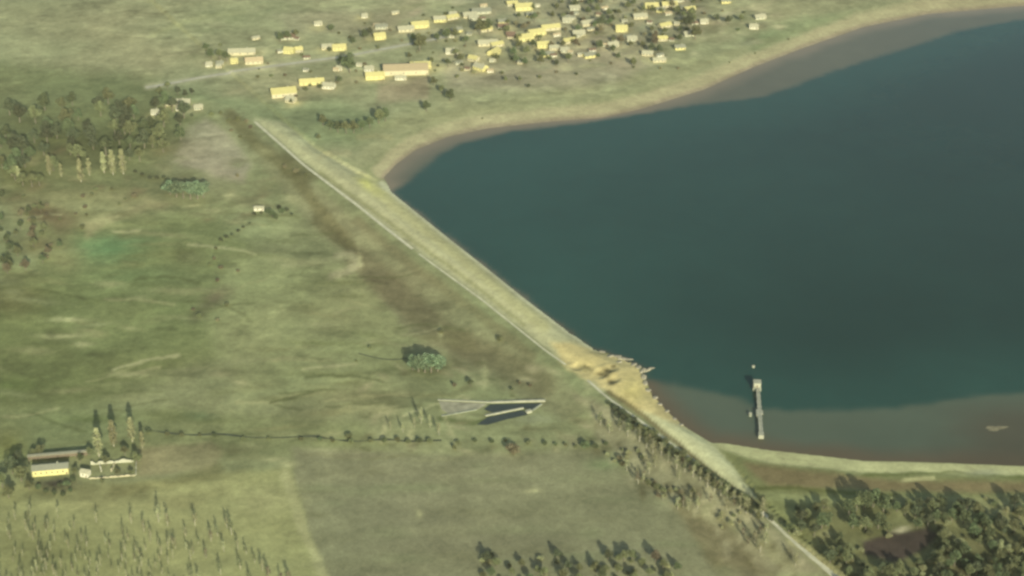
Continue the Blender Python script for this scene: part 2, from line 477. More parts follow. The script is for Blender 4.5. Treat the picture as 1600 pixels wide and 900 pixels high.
# belt at the foot of the dam
poly([(345, 180), (395, 195), (452, 250), (540, 330), (640, 410), (760, 510), (880, 590), (930, 640), (880, 655), (770, 600), (640, 520), (560, 420), (470, 330), (400, 250)],
     (132, 136, 98), 0.9, 9)
poly([(440, 235), (480, 250), (500, 280), (470, 290), (440, 275)], (112, 114, 78), 0.9, 6)
stroke([(360, 180), (400, 225), (450, 262), (505, 335), (545, 380), (562, 415)], 15, (115, 116, 78), 0.85, 8)
stroke([(495, 345), (530, 375), (555, 395)], 14, (106, 108, 72), 0.8, 7)
stroke([(560, 405), (600, 440), (655, 490), (700, 525), (760, 555), (850, 600)], 34, (116, 116, 82), 0.8, 12)
stroke([(560, 345), (640, 410), (720, 470), (830, 555)], 12, (122, 122, 86), 0.7, 8)
poly([(690, 510), (735, 515), (750, 550), (705, 545)], (114, 114, 78), 0.8, 8)
stroke([(528, 400), (548, 398), (560, 412), (540, 425), (518, 432)], 9, (156, 158, 118), 0.8, 6)
stroke([(440, 415), (500, 408), (550, 402)], 4, (154, 160, 116), 0.5, 5)
poly([(590, 300), (650, 345), (760, 420), (880, 530), (930, 600), (880, 566), (800, 503), (700, 428), (600, 352), (520, 290), (470, 245), (520, 270)], (158, 162, 114), 1.0, 6)
# crest band
poly([(398, 186), (440, 190), (500, 235), (570, 270), (612, 300), (757, 414), (814, 462), (930, 545), (960, 600), (940, 612), (885, 568), (760, 472), (645, 388), (520, 290), (430, 218)],
     (170, 174, 132), 1.0, 5, 0.5)
stroke([(500, 270), (560, 312), (600, 342), (648, 378), (700, 415), (760, 460), (820, 508)], 4, (134, 138, 92), 0.7, 4, 0.6)
stroke([(590, 300), (650, 348), (720, 402), (790, 460), (850, 510)], 13, (178, 180, 128), 0.85, 8, 0.8)
spot(573, 288, 16, 7, (196, 200, 108), 0.9, 0.6)
spot(588, 296, 20, 9, (186, 190, 124), 0.8, 0.6)
stroke([(597, 287), (613, 301), (660, 338), (701, 371), (757, 415), (788, 440), (814, 461), (852, 490), (895, 522), (935, 548)], 7, (184, 190, 154), 0.95, 4, 0.3)
# broken stretch in yellow sand
poly([(862, 535), (895, 535), (935, 550), (985, 562), (1008, 585), (1010, 605), (1050, 650), (1075, 672), (1060, 690), (1010, 655), (950, 612), (905, 588), (878, 570)], (188, 180, 124), 1.0, 5, 0.9)
spot(990, 610, 18, 20, (200, 192, 122), 0.9, -0.7)
spot(920, 565, 22, 10, (196, 186, 124), 0.8)
spot(1022, 628, 8, 8, (208, 198, 132), 0.8)
for x_, y_, rx_, ry_ in ((942, 586, 10, 4), (950, 580, 7, 4), (956, 597, 7, 4), (960, 573, 5, 3), (918, 574, 7, 2.5)):
    spot(x_, y_, rx_, ry_, (84, 84, 56), 0.95, 0.3)
poly([(1000, 640), (1070, 668), (1112, 694), (1150, 730), (1184, 778), (1160, 782), (1110, 742), (1050, 697)], (184, 190, 144), 1.0, 5, 0.5)
stroke([(950, 612), (1000, 645), (1045, 682), (1100, 728), (1150, 766), (1186, 790)], 5, (112, 108, 72), 0.9, 3, 0.4)
# rough ground under the tree belt along the lower dam
poly([(920, 620), (960, 640), (1050, 705), (1190, 805), (1290, 895), (1150, 900), (1000, 760), (950, 700), (930, 690)], (142, 143, 108), 0.9, 9)
poly([(1060, 790), (1160, 830), (1200, 900), (900, 900), (960, 850)], (120, 118, 82), 0.8, 18)
stroke([(1110, 800), (1180, 840), (1230, 880)], 16, (148, 152, 108), 0.6, 12)
# big fields at the bottom
poly([(458, 700), (700, 712), (940, 702), (985, 745), (1060, 800), (1120, 900), (1200, 1300), (560, 1300), (508, 900), (478, 820), (458, 760)], (133, 138, 102), 0.97, 8, 0.6)
spot(620, 800, 110, 60, (130, 134, 101), 0.7)
spot(800, 860, 160, 30, (126, 128, 97), 0.5)
spot(700, 745, 150, 25, (140, 144, 108), 0.6)
poly([(215, 700), (330, 690), (350, 705), (330, 735), (215, 745)], (146, 145, 104), 0.8, 7)
poly([(-300, 760), (210, 755), (330, 740), (455, 730), (500, 900), (560, 1300), (-300, 1300)], (150, 156, 104), 0.95, 7)
stroke([(446, 740), (463, 800), (498, 880), (510, 910)], 12, (166, 170, 120), 0.9, 6)
spot(80, 870, 130, 40, (120, 126, 80), 0.6)
spot(420, 780, 50, 22, (152, 156, 108), 0.7)
stroke([(180, 768), (270, 755), (340, 735)], 14, (122, 124, 80), 0.6, 9)
spot(370, 705, 30, 10, (116, 120, 82), 0.7)
spot(88, 756, 28, 9, (84, 84, 70), 0.95)
spot(75, 775, 60, 7, (110, 116, 78), 0.6)
# lower right shore
poly([(1110, 690), (1125, 690), (1350, 719), (1600, 728), (2600, 700), (2600, 745), (1600, 742), (1350, 738), (1200, 724), (1130, 705)], (176, 182, 130), 1.0, 4, 0.5)
poly([(1125, 703), (1200, 725), (1350, 740), (1600, 745), (2600, 745), (2600, 900), (1300, 900), (1190, 785)], (124, 132, 84), 0.95, 5)
poly([(1160, 722), (1240, 733), (1400, 750), (1600, 752), (2600, 760), (2600, 775), (1400, 768), (1200, 758)], (130, 122, 84), 0.9, 6)
stroke([(1185, 763), (1240, 762), (1300, 768), (1400, 775)], 4, (96, 104, 58), 0.8, 3)
stroke([(1190, 775), (1250, 778), (1300, 784)], 9, (146, 156, 104), 0.8, 6)
stroke([(1350, 742), (1500, 738), (1600, 746)], 3, (96, 108, 58), 0.7, 3)
stroke([(1412, 750), (1458, 747)], 5, (178, 180, 124), 0.9, 3, 0.4)
spot(1540, 738, 30, 4, (160, 168, 130), 0.8)
poly([(1235, 800), (1350, 780), (1600, 780), (2600, 780), (2600, 1300), (1600, 1300), (1320, 905)], (112, 118, 78), 0.85, 10)
poly([(1400, 778), (1620, 776), (1620, 825), (1480, 822), (1400, 812)], (146, 152, 104), 0.7, 9)
for q_ in ((1540, 850, 26, 9), (1490, 880, 20, 8), (1290, 835, 14, 6), (1580, 890, 24, 8), (1330, 890, 16, 7), (1420, 893, 18, 5)): spot(*q_, (148, 152, 106), 0.8)
poly([(1345, 845), (1400, 832), (1450, 824), (1470, 835), (1440, 862), (1400, 880), (1350, 866)], (84, 80, 66), 0.95, 5)
spot(1410, 828, 13, 4, (190, 190, 150), 0.9, -0.3)
poly([(1480, 870), (1540, 868), (1530, 900), (1490, 905)], (74, 72, 52), 0.7, 8)
stroke([(1238, 845), (1265, 862), (1312, 902)], 10, (158, 160, 112), 0.9, 6, 0.5)
# upper shore
UP = [(600, 277), (620, 256), (650, 234), (700, 214), (760, 201), (850, 191), (940, 184), (1000, 171), (1100, 140), (1180, 104), (1250, 77), (1350, 42), (1450, 22), (1600, 9), (1800, -4), (2600, -40)]
stroke([(x - 5, y - 10) for x, y in UP], 20, (168, 167, 126), 1.0, 8, 0.6)
stroke([(x, y - 1) for x, y in UP], 6, (146, 138, 112), 0.85, 6, 0.6)
poly([(560, 215), (640, 200), (720, 180), (900, 150), (1050, 118), (1150, 80), (1060, 108), (930, 130), (760, 165), (620, 180)], (152, 156, 112), 0.8, 12)
poly([(1230, 30), (1330, 20), (1260, 50), (1180, 80), (1160, 65)], (132, 148, 104), 0.8, 9)
# village ground
stroke([(230, 136), (315, 121), (420, 104), (540, 88), (640, 68), (700, 56), (760, 46)], 7, (166, 168, 130), 0.8, 5, 0.5)
stroke([(420, 28), (520, 20), (700, -5)], 5, (164, 168, 126), 0.6, 5)
stroke([(380, 18), (300, 30), (240, 55)], 5, (158, 164, 116), 0.6, 6)
poly([(590, 122), (672, 118), (668, 155), (590, 160)], (154, 148, 114), 0.9, 6)
poly([(430, 20), (560, 15), (640, 20), (600, 60), (450, 50)], (152, 150, 116), 0.6, 10)
poly([(700, 95), (800, 100), (900, 80), (1000, 70), (1040, 90), (960, 130), (820, 140), (700, 140)], (152, 150, 120), 0.7, 12)
poly([(680, -40), (1100, -40), (1100, 60), (900, 80), (760, 60)], (150, 150, 118), 0.7, 14)
stroke([(1004, 92), (1040, 96), (1085, 96)], 7, (172, 178, 128), 0.8, 5)
stroke([(560, 215), (600, 212), (612, 215)], 5, (166, 168, 120), 0.7, 4)
stroke([(500, 245), (520, 238), (545, 240)], 7, (168, 168, 124), 0.7, 5)
r2 = random.Random(5)
for _ in range(190):      # gardens, yards and bare plots between the houses
    x_ = r2.uniform(640, 1220); y_ = r2.uniform(-5, 110) 
    if y_ > 165 - (x_ - 560) * 0.155: continue
    c_ = r2.choice([(172, 172, 130), (164, 160, 126), (128, 136, 96), (140, 148, 112), (120, 124, 90), (180, 182, 136)])
    spot(x_, y_, r2.uniform(6, 18), r2.uniform(2.5, 6), c_, r2.uniform(0.4, 0.85), r2.uniform(-0.5, 0.1))
for _ in range(28):
    spot(r2.uniform(300, 700), r2.uniform(5, 150), r2.uniform(8, 24), r2.uniform(2, 6), r2.choice([(160, 164, 120), (132, 142, 100), (166, 166, 124)]), 0.5, r2.uniform(-0.3, 0))
for h_ in HS:             # trodden yards round the houses
    spot(h_[0] + r2.uniform(-6, 6), h_[1] + r2.uniform(-2, 5), h_[2] * 0.9 + 4, 5.5, r2.choice([(184, 180, 126), (176, 174, 130), (168, 166, 126)]), 0.75, -0.1)
# streaks in the meadows
for _ in range(150):
    x_ = r2.uniform(-40, 720); y_ = r2.uniform(300, 720)
    if y_ < 330 + (x_ - 420) * 0.75 and x_ > 420: continue
    c_ = r2.choice([(150, 158, 112), (108, 118, 72), (144, 148, 100), (118, 124, 80), (156, 158, 112)])
    spot(x_, y_, r2.uniform(12, 46), r2.uniform(2, 6), c_, r2.uniform(0.25, 0.6), r2.uniform(-0.15, 0.15))
for _ in range(60):
    x_ = r2.uniform(480, 1150); y_ = r2.uniform(715, 900)
    spot(x_, y_, r2.uniform(16, 60), r2.uniform(3, 8), r2.choice([(142, 146, 108), (118, 122, 86), (128, 140, 98)]), r2.uniform(0.2, 0.45))
for x_, y_, rx_, ry_ in ((832, 766, 12, 3), (655, 804, 5, 6), (450, 725, 12, 4), (425, 718, 16, 2.5), (130, 538, 15, 3.5), (110, 500, 28, 3), (100, 525, 34, 4),
                         (300, 322, 10, 2.2), (333, 328, 11, 3), (205, 585, 28, 4), (758, 588, 4, 16), (628, 616, 12, 4), (600, 640, 22, 8), (640, 680, 5, 14),
                         (345, 585, 14, 4), (375, 597, 10, 4), (360, 305, 10, 8), (455, 312, 12, 6), (562, 405, 3, 12), (688, 520, 3, 12), (1560, 668, 16, 3)):
    spot(x_, y_, rx_, ry_, (172, 176, 126), 0.75)
for x_, y_, rx_, ry_, c_ in ((515, 585, 70, 4, (112, 120, 76)), (440, 622, 30, 3.5, (112, 118, 74)), (500, 535, 50, 3, (118, 128, 80)), (570, 620, 60, 12, (124, 130, 88)),
                        (20, 600, 40, 10, (104, 118, 70)), (145, 655, 40, 5, (110, 124, 74)), (310, 650, 26, 8, (106, 124, 84)), (945, 725, 26, 9, (128, 146, 100)),
                        (495, 805, 14, 3.5, (114, 118, 82)), (255, 395, 60, 14, (118, 126, 80))):
    spot(x_, y_, rx_, ry_, c_, 0.75)
stroke([(690, 655), (740, 662), (790, 650), (830, 642)], 6, (92, 104, 62), 0.8, 4)
spot(835, 655, 25, 7, (146, 156, 118), 0.8)

GROUND_K = 0.78
TINT = np.array([1.015, 0.987, 0.885])
for _ in range(46):
    x_ = r2.uniform(-20, 640); y_ = r2.uniform(330, 690)
    if y_ < 330 + (x_ - 420) * 0.75 and x_ > 420: continue
    pts_ = [(x_, y_)]; a_ = r2.uniform(-0.35, 0.25)
    for _k in range(r2.randint(2, 5)):
        a_ += r2.uniform(-0.35, 0.35)
        pts_.append((pts_[-1][0] + 22 * math.cos(a_), pts_[-1][1] + 13 * math.sin(a_)))
    stroke(pts_, r2.uniform(0.8, 2.6), r2.choice([(98, 106, 66), (104, 112, 72), (164, 168, 122), (156, 160, 112)]), r2.uniform(0.4, 0.8), 3)
stroke([(480, 590), (520, 586), (560, 590), (600, 597)], 2, (96, 104, 66), 0.8, 3)
stroke([(420, 628), (460, 620), (490, 612)], 2, (96, 104, 66), 0.8, 3)
stroke([(610, 640), (600, 665), (596, 690)], 3, (158, 162, 116), 0.8, 4)
stroke([(690, 630), (700, 660), (712, 690)], 3, (158, 162, 116), 0.7, 4)
for _ in range(60):
    x_ = r2.uniform(560, 950); y_ = r2.uniform(560, 705)
    spot(x_, y_, r2.uniform(5, 16), r2.uniform(2, 6), r2.choice([(160, 162, 118), (112, 114, 78), (104, 110, 70), (168, 168, 124), (150, 148, 112)]), r2.uniform(0.4, 0.8), r2.uniform(-0.5, 0.5))
for _ in range(70):
    t_ = r2.random(); x_ = 940 + 330 * t_ + r2.uniform(-50, 30); y_ = 650 + 240 * t_ + r2.uniform(0, 45)
    spot(x_, y_, r2.uniform(3, 8), r2.uniform(4, 12), r2.choice([(166, 166, 126), (112, 112, 78), (156, 156, 118), (104, 104, 70)]), r2.uniform(0.4, 0.8), r2.uniform(-0.4, 0.4))
for _ in range(60):
    x_ = r2.uniform(0, 420); y_ = r2.uniform(230, 345)
    spot(x_, y_, r2.uniform(6, 22), r2.uniform(3, 7), r2.choice([(150, 152, 108), (106, 110, 72), (126, 120, 86), (134, 144, 98)]), r2.uniform(0.3, 0.6), r2.uniform(-0.4, 0.2))
# natural unevenness of the turf: wetter and drier ground at several sizes
wild = 1 - 0.65 * sm(0, 8, sdist(px, py, [(458, 712), (940, 712), (1060, 810), (1120, 900), (1200, 1300), (-300, 1300), (-300, 800), (300, 790)]))
crestm = sm(-4, 4, sdist(px, py, [(398, 186), (612, 300), (930, 545), (1184, 778), (1160, 782), (885, 568), (430, 218)]))
wild *= 1 - 0.6 * crestm
wild *= 0.25 + 0.75 * sm(8, 70, -sdist(xf, yf, WATER))
var = 0.17 * fbm(xf, yf, 70, 3) + 0.20 * fbm(xf + 70, yf - 30, 22, 4) + 0.16 * fbm(xf - 90, yf + 50, 7, 2)
pat = sm(0.22, 0.5, fbm(xf + 200, yf * 1.6, 34, 4)); patd = sm(0.2, 0.5, fbm(xf * 0.8 - 400, yf * 1.5 + 300, 30, 4))
dry = fbm(xf + 900, yf + 100, 110, 3)
mean_c = lin(143, 150, 108)
colr = mean_c + (colr - mean_c) * 1.15
colr = colr * (1 + (0.95 * var + 0.22 * pat - 0.22 * patd) * wild)[:, None] * (1 + np.outer(dry * wild, [0.10, 0.0, 0.02]))
grey = colr.mean(1, keepdims=True)
colr = grey + (colr - grey) * 0.90
colr = np.clip(colr, 0.02, 0.9)
colr = colr * GROUND_K * TINT
nxn, nyn = len(gx), len(gy)
idx = np.arange(nxn * nyn).reshape(nyn, nxn)
quads = np.stack([idx[:-1, :-1], idx[:-1, 1:], idx[1:, 1:], idx[1:, :-1]], -1).reshape(-1, 4)
gm = bpy.data.meshes.new('ground')
gm.vertices.add(len(xf))
co = np.stack([xf, yf, H], -1).astype(np.float32)
gm.vertices.foreach_set('co', co.ravel())
gm.loops.add(quads.size)
gm.loops.foreach_set('vertex_index', quads.ravel().astype(np.int32))
gm.polygons.add(len(quads))
gm.polygons.foreach_set('loop_start', (np.arange(len(quads)) * 4).astype(np.int32))
gm.polygons.foreach_set('use_smooth', np.ones(len(quads), bool))
gm.update(calc_edges=True)
ca = gm.color_attributes.new('cover', 'FLOAT_COLOR', 'POINT')
ca.data.foreach_set('color', np.concatenate([colr, np.ones((len(xf), 1))], 1).astype(np.float32).ravel())

def cover_mat(name, rough=0.95, amps=((0.012, 0.12), (0.05, 0.15), (0.2, 0.15), (0.6, 0.14))):
    m, t, p = new_mat(name)
    at = t.nodes.new('ShaderNodeAttribute'); at.attribute_name = 'cover'
    geo = t.nodes.new('ShaderNodeNewGeometry')
    cur = None
    for sc, am in amps:
        n = t.nodes.new('ShaderNodeTexNoise'); n.inputs['Scale'].default_value = sc; n.inputs['Detail'].default_value = 3
        n.inputs['Distortion'].default_value = 0.6
        t.links.new(geo.outputs['Position'], n.inputs['Vector'])
        r = t.nodes.new('ShaderNodeMapRange')
        r.inputs['From Min'].default_value = 0.25; r.inputs['From Max'].default_value = 0.75
        r.inputs['To Min'].default_value = 1 - am; r.inputs['To Max'].default_value = 1 + am
        t.links.new(n.outputs['Fac'], r.inputs['Value'])
        if cur is None: cur = r.outputs[0]
        else:
            mu = t.nodes.new('ShaderNodeMath'); mu.operation = 'MULTIPLY'
            t.links.new(cur, mu.inputs[0]); t.links.new(r.outputs[0], mu.inputs[1]); cur = mu.outputs[0]
    v = t.nodes.new('ShaderNodeVectorMath'); v.operation = 'SCALE'
    t.links.new(at.outputs['Color'], v.inputs[0]); t.links.new(cur, v.inputs['Scale'])
    t.links.new(v.outputs[0], p.inputs['Base Color'])
    p.inputs['Roughness'].default_value = rough
    p.inputs['Specular IOR Level'].default_value = 0.1
    return m, t, p
gmat, gt, gp = cover_mat('grassland and soil')
gm.materials.append(gmat)
go = bpy.data.objects.new('ground', gm)
COL.objects.link(go)
struct(go)

# ------------------------------------------------------------------ the reservoir: one sheet, turbid and pale where it is shallow
def refine(pts, step):
    out = []
    for i in range(len(pts)):
        a = np.array(pts[i]); b = np.array(pts[(i + 1) % len(pts)])
        n = max(1, int(np.linalg.norm(b - a) / step))
        for k in range(n): out.append(a + (b - a) * k / n)
    return np.array(out)
wx = np.concatenate([np.arange(-200, 700, 4.0), np.arange(700, 2600, 60.0)])
wy = np.arange(1010, 2700, 4.0)
WX, WY = np.meshgrid(wx, wy)
wxf, wyf = WX.ravel(), WY.ravel()
dl = sdist(wxf, wyf, WATER)
keepv = dl > -9
dd = sdist(wxf, wyf, DEEP) + 2.0 * fbm(wxf, wyf, 22, 3)
wpx, wpy = to_px(wxf, wyf, 0)
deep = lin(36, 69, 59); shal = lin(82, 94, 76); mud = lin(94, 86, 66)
mud = mud + (lin(122, 114, 90) - mud) * sm(1250, 1330, wyf)[:, None]
upper = sm(1250, 1330, wyf)[:, None]
shal = shal * (1 - upper) + lin(92, 94, 74) * upper
k1 = sm(-6.0, 6.0, dd + 2.5 * fbm(wxf, wyf, 9, 2))[:, None]
nearshore = sm(26, 0, dl + 5 * fbm(wxf, wyf, 30, 3))[:, None]
low = (sm(1180, 1150, wyf))[:, None]
shc = shal * (1 - nearshore) + mud * nearshore
mp = (sm(1420, 1560, wpx + 40 * fbm(wxf, wyf, 30)) * sm(1200, 1150, wyf) * sm(610, 660, wpy))[:, None] * 0.7
shc = shc * (1 - mp) + lin(76, 70, 54) * mp
deep = deep * (1.06 - 0.42 * sm(-150, 420, wxf + 0.25 * (1300 - wyf)) * sm(0, 120, dd))[:, None]  # darker toward the right: viewing falloff and vignetting put into the water colour
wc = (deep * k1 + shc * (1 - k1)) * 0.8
wi = np.arange(len(wxf)).reshape(WX.shape)
wq = np.stack([wi[:-1, :-1], wi[:-1, 1:], wi[1:, 1:], wi[1:, :-1]], -1).reshape(-1, 4)
wq = wq[keepv[wq].any(1)]
used = np.unique(wq)
remap = -np.ones(len(wxf), int); remap[used] = np.arange(len(used))
wm = bpy.data.meshes.new('water')
wm.from_pydata(np.stack([wxf[used], wyf[used], np.zeros(len(used))], -1).tolist(), [], remap[wq].tolist())
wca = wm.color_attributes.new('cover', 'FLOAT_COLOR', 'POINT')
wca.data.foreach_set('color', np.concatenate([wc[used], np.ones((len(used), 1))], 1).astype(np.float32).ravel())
wmat, wt, wp = cover_mat('reservoir water', 0.16, ((0.006, 0.10), (0.03, 0.05)))
wp.inputs['Specular IOR Level'].default_value = 0.17
wp.inputs['IOR'].default_value = 1.33
wn = wt.nodes.new('ShaderNodeTexNoise'); wn.inputs['Scale'].default_value = 0.35; wn.inputs['Detail'].default_value = 4
wg = wt.nodes.new('ShaderNodeNewGeometry'); wt.links.new(wg.outputs['Position'], wn.inputs['Vector'])
wb = wt.nodes.new('ShaderNodeBump'); wb.inputs['Strength'].default_value = 0.25; wb.inputs['Distance'].default_value = 0.2
wt.links.new(wn.outputs['Fac'], wb.inputs['Height']); wt.links.new(wb.outputs[0], wp.inputs['Normal'])
wm.materials.append(wmat)
wo = bpy.data.objects.new('water', wm)
COL.objects.link(wo)
struct(wo)

# a low sandbar breaking the surface near the far right of the near shore
sbx, sby = at_z(1556, 669, 0)
V_ = [(sbx, sby, 0.28)]; F_ = []
for i in range(28):
    a_ = 2 * math.pi * i / 28; q_ = 1 + 0.25 * math.sin(3 * a_ + 1) + 0.12 * math.sin(7 * a_)
    V_.append((sbx + 11 * q_ * math.cos(a_), sby + 4.5 * q_ * math.sin(a_) + 0.15 * 11 * math.cos(a_), -0.12))
    F_.append((0, 1 + i, 1 + (i + 1) % 28))
struct(put('sandbar', V_, F_, noisy('wet sand', (0.16, 0.15, 0.085), 0.3, 0.3), smooth=True))

# ------------------------------------------------------------------ draped strips: tracks and the creek
def strip(name, pts_px, width, mat, lift=0.12, z=0.0, step=3.0, jitter=0.15):
    c = np.array([ground_at(*p)[:2] for p in pts_px])
    # smooth resample
    seg = np.linalg.norm(np.diff(c, axis=0), axis=1)
    s = np.concatenate([[0], np.cumsum(seg)])
    n = max(3, int(s[-1] / step))
    t = np.linspace(0, s[-1], n)
    cx = np.interp(t, s, c[:, 0]); cy = np.interp(t, s, c[:, 1])
    for _ in range(3):
        cx[1:-1] = (cx[:-2] + 2 * cx[1:-1] + cx[2:]) / 4; cy[1:-1] = (cy[:-2] + 2 * cy[1:-1] + cy[2:]) / 4
    dx = np.gradient(cx); dy = np.gradient(cy); L = np.hypot(dx, dy); nx, ny = -dy / L, dx / L
    k = 5
    V = []
    wv = width * (1 + jitter * fbm(cx, cy, 12, 2))
    for j in range(k):
        f = j / (k - 1) - 0.5
        vx = cx + nx * wv * f; vy = cy + ny * wv * f
        V.append(np.stack([vx, vy, height(vx, vy) + lift], -1))
    V = np.stack(V, 1).reshape(-1, 3)
    fc = []
    for i in range(n - 1):
        for j in range(k - 1):
            a = i * k + j
            fc.append((a, a + 1, a + k + 1, a + k))
    return put(name, V.tolist(), fc, mat, smooth=True)
struct(strip('track', PATH_PX[2:9], 3.0, M['track']))
struct(strip('track', [(1192, 800), (1215, 822), (1245, 850), (1275, 876), (1312, 906), (1340, 930)], 3.6, M['track'], jitter=0.4))
struct(strip('path', [(655, 397), (700, 430), (750, 466), (800, 506), (850, 546), (884, 570)], 1.7, M['track']))
struct(strip('path', [(918, 594), (950, 622), (1000, 657), (1050, 695), (1090, 724)], 2.2, M['track']))
struct(strip('road', [(228, 137), (315, 121), (420, 104), (540, 88), (640, 69), (700, 57)], 6.0, noisy('worn village road', (0.34, 0.335, 0.235), 0.18, 0.1), 0.15))
wet = noisy('dark wet creek', (0.055, 0.065, 0.035), 0.3, 0.3, 0.7)
struct(strip('stream', [(225, 670), (262, 677), (300, 680), (345, 678), (395, 684), (440, 684), (490, 681), (520, 687), (560, 690), (600, 686), (640, 690), (690, 688)], 1.8, wet, jitter=1.0))
struct(strip('stream', [(560, 552), (585, 559), (612, 563), (636, 560)], 1.3, wet, jitter=0.5))

# ------------------------------------------------------------------ plants
def leaf_cloud(r, n, shape, size):
    """n leaf clumps (two crossed small quads each) through a crown volume; shape(u) -> point"""
    V = []; Fc = []
    for _ in range(n):
        c = Vector(shape(r))
        s = size * r.uniform(0.6, 1.3)
        q = Matrix.Rotation(r.uniform(0, 6.28), 3, 'Z') @ Matrix.Rotation(r.uniform(-0.9, 0.9) + 0.8, 3, 'X')
        k = len(V)
        for a, b in ((-1, -0.6), (1, -0.7), (0.9, 0.7), (-0.8, 0.8)):
            V.append(c + q @ Vector((a * s * 0.5, b * s * 0.5, r.uniform(-0.15, 0.15) * s)))
        Fc.append((k, k + 1, k + 2, k + 3))
    return V, Fc

def crown_round(lobes, h0, h1, rad):
    def shape(r):
        lx, ly, lz, lr = r.choice(lobes)
        while True:
            x, y, z = r.uniform(-1, 1), r.uniform(-1, 1), r.uniform(-1, 1)
            d = x * x + y * y + z * z
            if 0.30 < d < 1: break
        return (lx + x * lr, ly + y * lr, lz + z * lr * 0.85)
    return shape

def make_tree(kind, seed):
    """unit meshes: trunk and crown of a tree of height 1 x 10 m"""
    r = random.Random(seed)
    tr = MB()
    if kind == 'broadleaf':
        lobes = []
        n = r.randint(5, 8)
        for i in range(n):
            a = 2 * math.pi * i / n + r.uniform(-0.4, 0.4); d = r.uniform(1.0, 2.5)
            lobes.append((math.cos(a) * d, math.sin(a) * d, r.uniform(4.0, 7.0), r.uniform(1.5, 2.3)))
        lobes.append((r.uniform(-.6, .6), r.uniform(-.6, .6), 8.1, 1.7))
        lobes.append((0, 0, 5.6, 2.4))
        tr.tube((0, 0, -0.6), (0.1, 0, 2.6), 0.34, 0.24, 7)
        tr.tube((0.1, 0, 2.6), (0, 0.1, 7.0), 0.24, 0.08, 6)
        for lx, ly, lz, lr in lobes[:-1]:
            tr.tube((0.1, 0, 2.4 + r.random()), (lx * 0.8, ly * 0.8, lz), 0.13, 0.04, 5)
        V, Fc = leaf_cloud(r, 950, crown_round(lobes, 0, 0, 0), 0.62)
    elif kind == 'poplar':
        tr.tube((0, 0, -0.6), (0, 0, 4.0), 0.22, 0.15, 7)
        tr.tube((0, 0, 4.0), (0.05, 0, 9.6), 0.15, 0.03, 6)
        for i in range(14):
            z = 1.8 + i * 0.5; a = r.uniform(0, 6.28); d = 0.75 * (1 - (i / 16) ** 2)
            tr.tube((0, 0, z), (math.cos(a) * d, math.sin(a) * d, z + 1.1), 0.05, 0.015, 4)
        def shape(q):
            t = q.random() ** 0.85
            z = 1.0 + t * 9.0
            rr = (0.35 + 0.95 * math.sin(math.pi * min(1, (t * 0.9 + 0.1)) ** 0.8) ** 0.7) * (1 + 0.25 * math.sin(z * 2.3 + seed))
            a = q.uniform(0, 6.28); d = rr * math.sqrt(q.random())
            return (math.cos(a) * d, math.sin(a) * d, z)
        V, Fc = leaf_cloud(r, 620, shape, 0.5)
    elif kind == 'sparse':
        tr.tube((0, 0, -0.6), (0.1, 0, 3.5), 0.18, 0.12, 6)
        tr.tube((0.1, 0, 3.5), (0, 0.1, 9.4), 0.12, 0.02, 5)
        tips = []
        for i in range(16):
            z = 2.0 + i * 0.42; a = r.uniform(0, 6.28); d = r.uniform(0.7, 1.6) * (1 - i / 24)
            tip = (math.cos(a) * d, math.sin(a) * d, z + r.uniform(0.9, 1.8)); tips.append(tip)
            tr.tube((0.05, 0, z), tip, 0.06, 0.015, 4)
        def shape(q):
            t = q.choice(tips)
            return (t[0] + q.gauss(0, 0.35), t[1] + q.gauss(0, 0.35), t[2] + q.gauss(-0.2, 0.5))
        V, Fc = leaf_cloud(r, 230, shape, 0.45)
    else:   # shrub, unit height 10 as well, much wider
        lobes = []
        for i in range(6):
            a = r.uniform(0, 6.28); d = r.uniform(1.0, 4.5)
            lobes.append((math.cos(a) * d, math.sin(a) * d, r.uniform(2.5, 5.5), r.uniform(2.6, 4.0)))
        lobes.append((0, 0, 5.5, 4.2))
        for i in range(6):
            a = r.uniform(0, 6.28)
            tr.tube((0.3 * math.cos(a), 0.3 * math.sin(a), -1.0), (2.6 * math.cos(a), 2.6 * math.sin(a), 5.5), 0.3, 0.1, 5)
        V, Fc = leaf_cloud(r, 560, crown_round(lobes, 0, 0, 0), 1.25)
    tm = bpy.data.meshes.new('trunk'); tm.from_pydata(tr.v, [], tr.f); tm.update()
    cm = bpy.data.meshes.new('crown'); cm.from_pydata([tuple(v) for v in V], [], Fc); cm.update()
    return tm, cm

PROTO = {}
def proto(kind, leaf, bark, seed):
    key = (kind, leaf, bark, seed)
    if key not in PROTO:
        tm, cm = make_tree(kind, seed)
        tm.materials.append(M[bark]); cm.materials.append(M[leaf])
        PROTO[key] = (tm, cm)
    return PROTO[key]

ORD = ['first', 'second', 'third', 'fourth', 'fifth', 'sixth', 'seventh', 'eighth', 'ninth', 'tenth', 'eleventh', 'twelfth', 'thirteenth', 'fourteenth',
       'fifteenth', 'sixteenth', 'seventeenth', 'eighteenth', 'nineteenth', 'twentieth', 'twenty-first', 'twenty-second', 'twenty-third', 'twenty-fourth',
       'twenty-fifth', 'twenty-sixth', 'twenty-seventh', 'twenty-eighth', 'twenty-ninth', 'thirtieth', 'thirty-first', 'thirty-second', 'thirty-third',
       'thirty-fourth', 'thirty-fifth', 'thirty-sixth']
NAMES = {'garden': ('garden_tree', 'tree'), 'willow': ('willow_tree', 'tree'), 'broadleaf': ('broadleaf_tree', 'tree'), 'poplar': ('poplar_tree', 'tree'), 'sparse': ('thin_tree', 'tree'), 'shrub': ('shrub', 'shrub')}

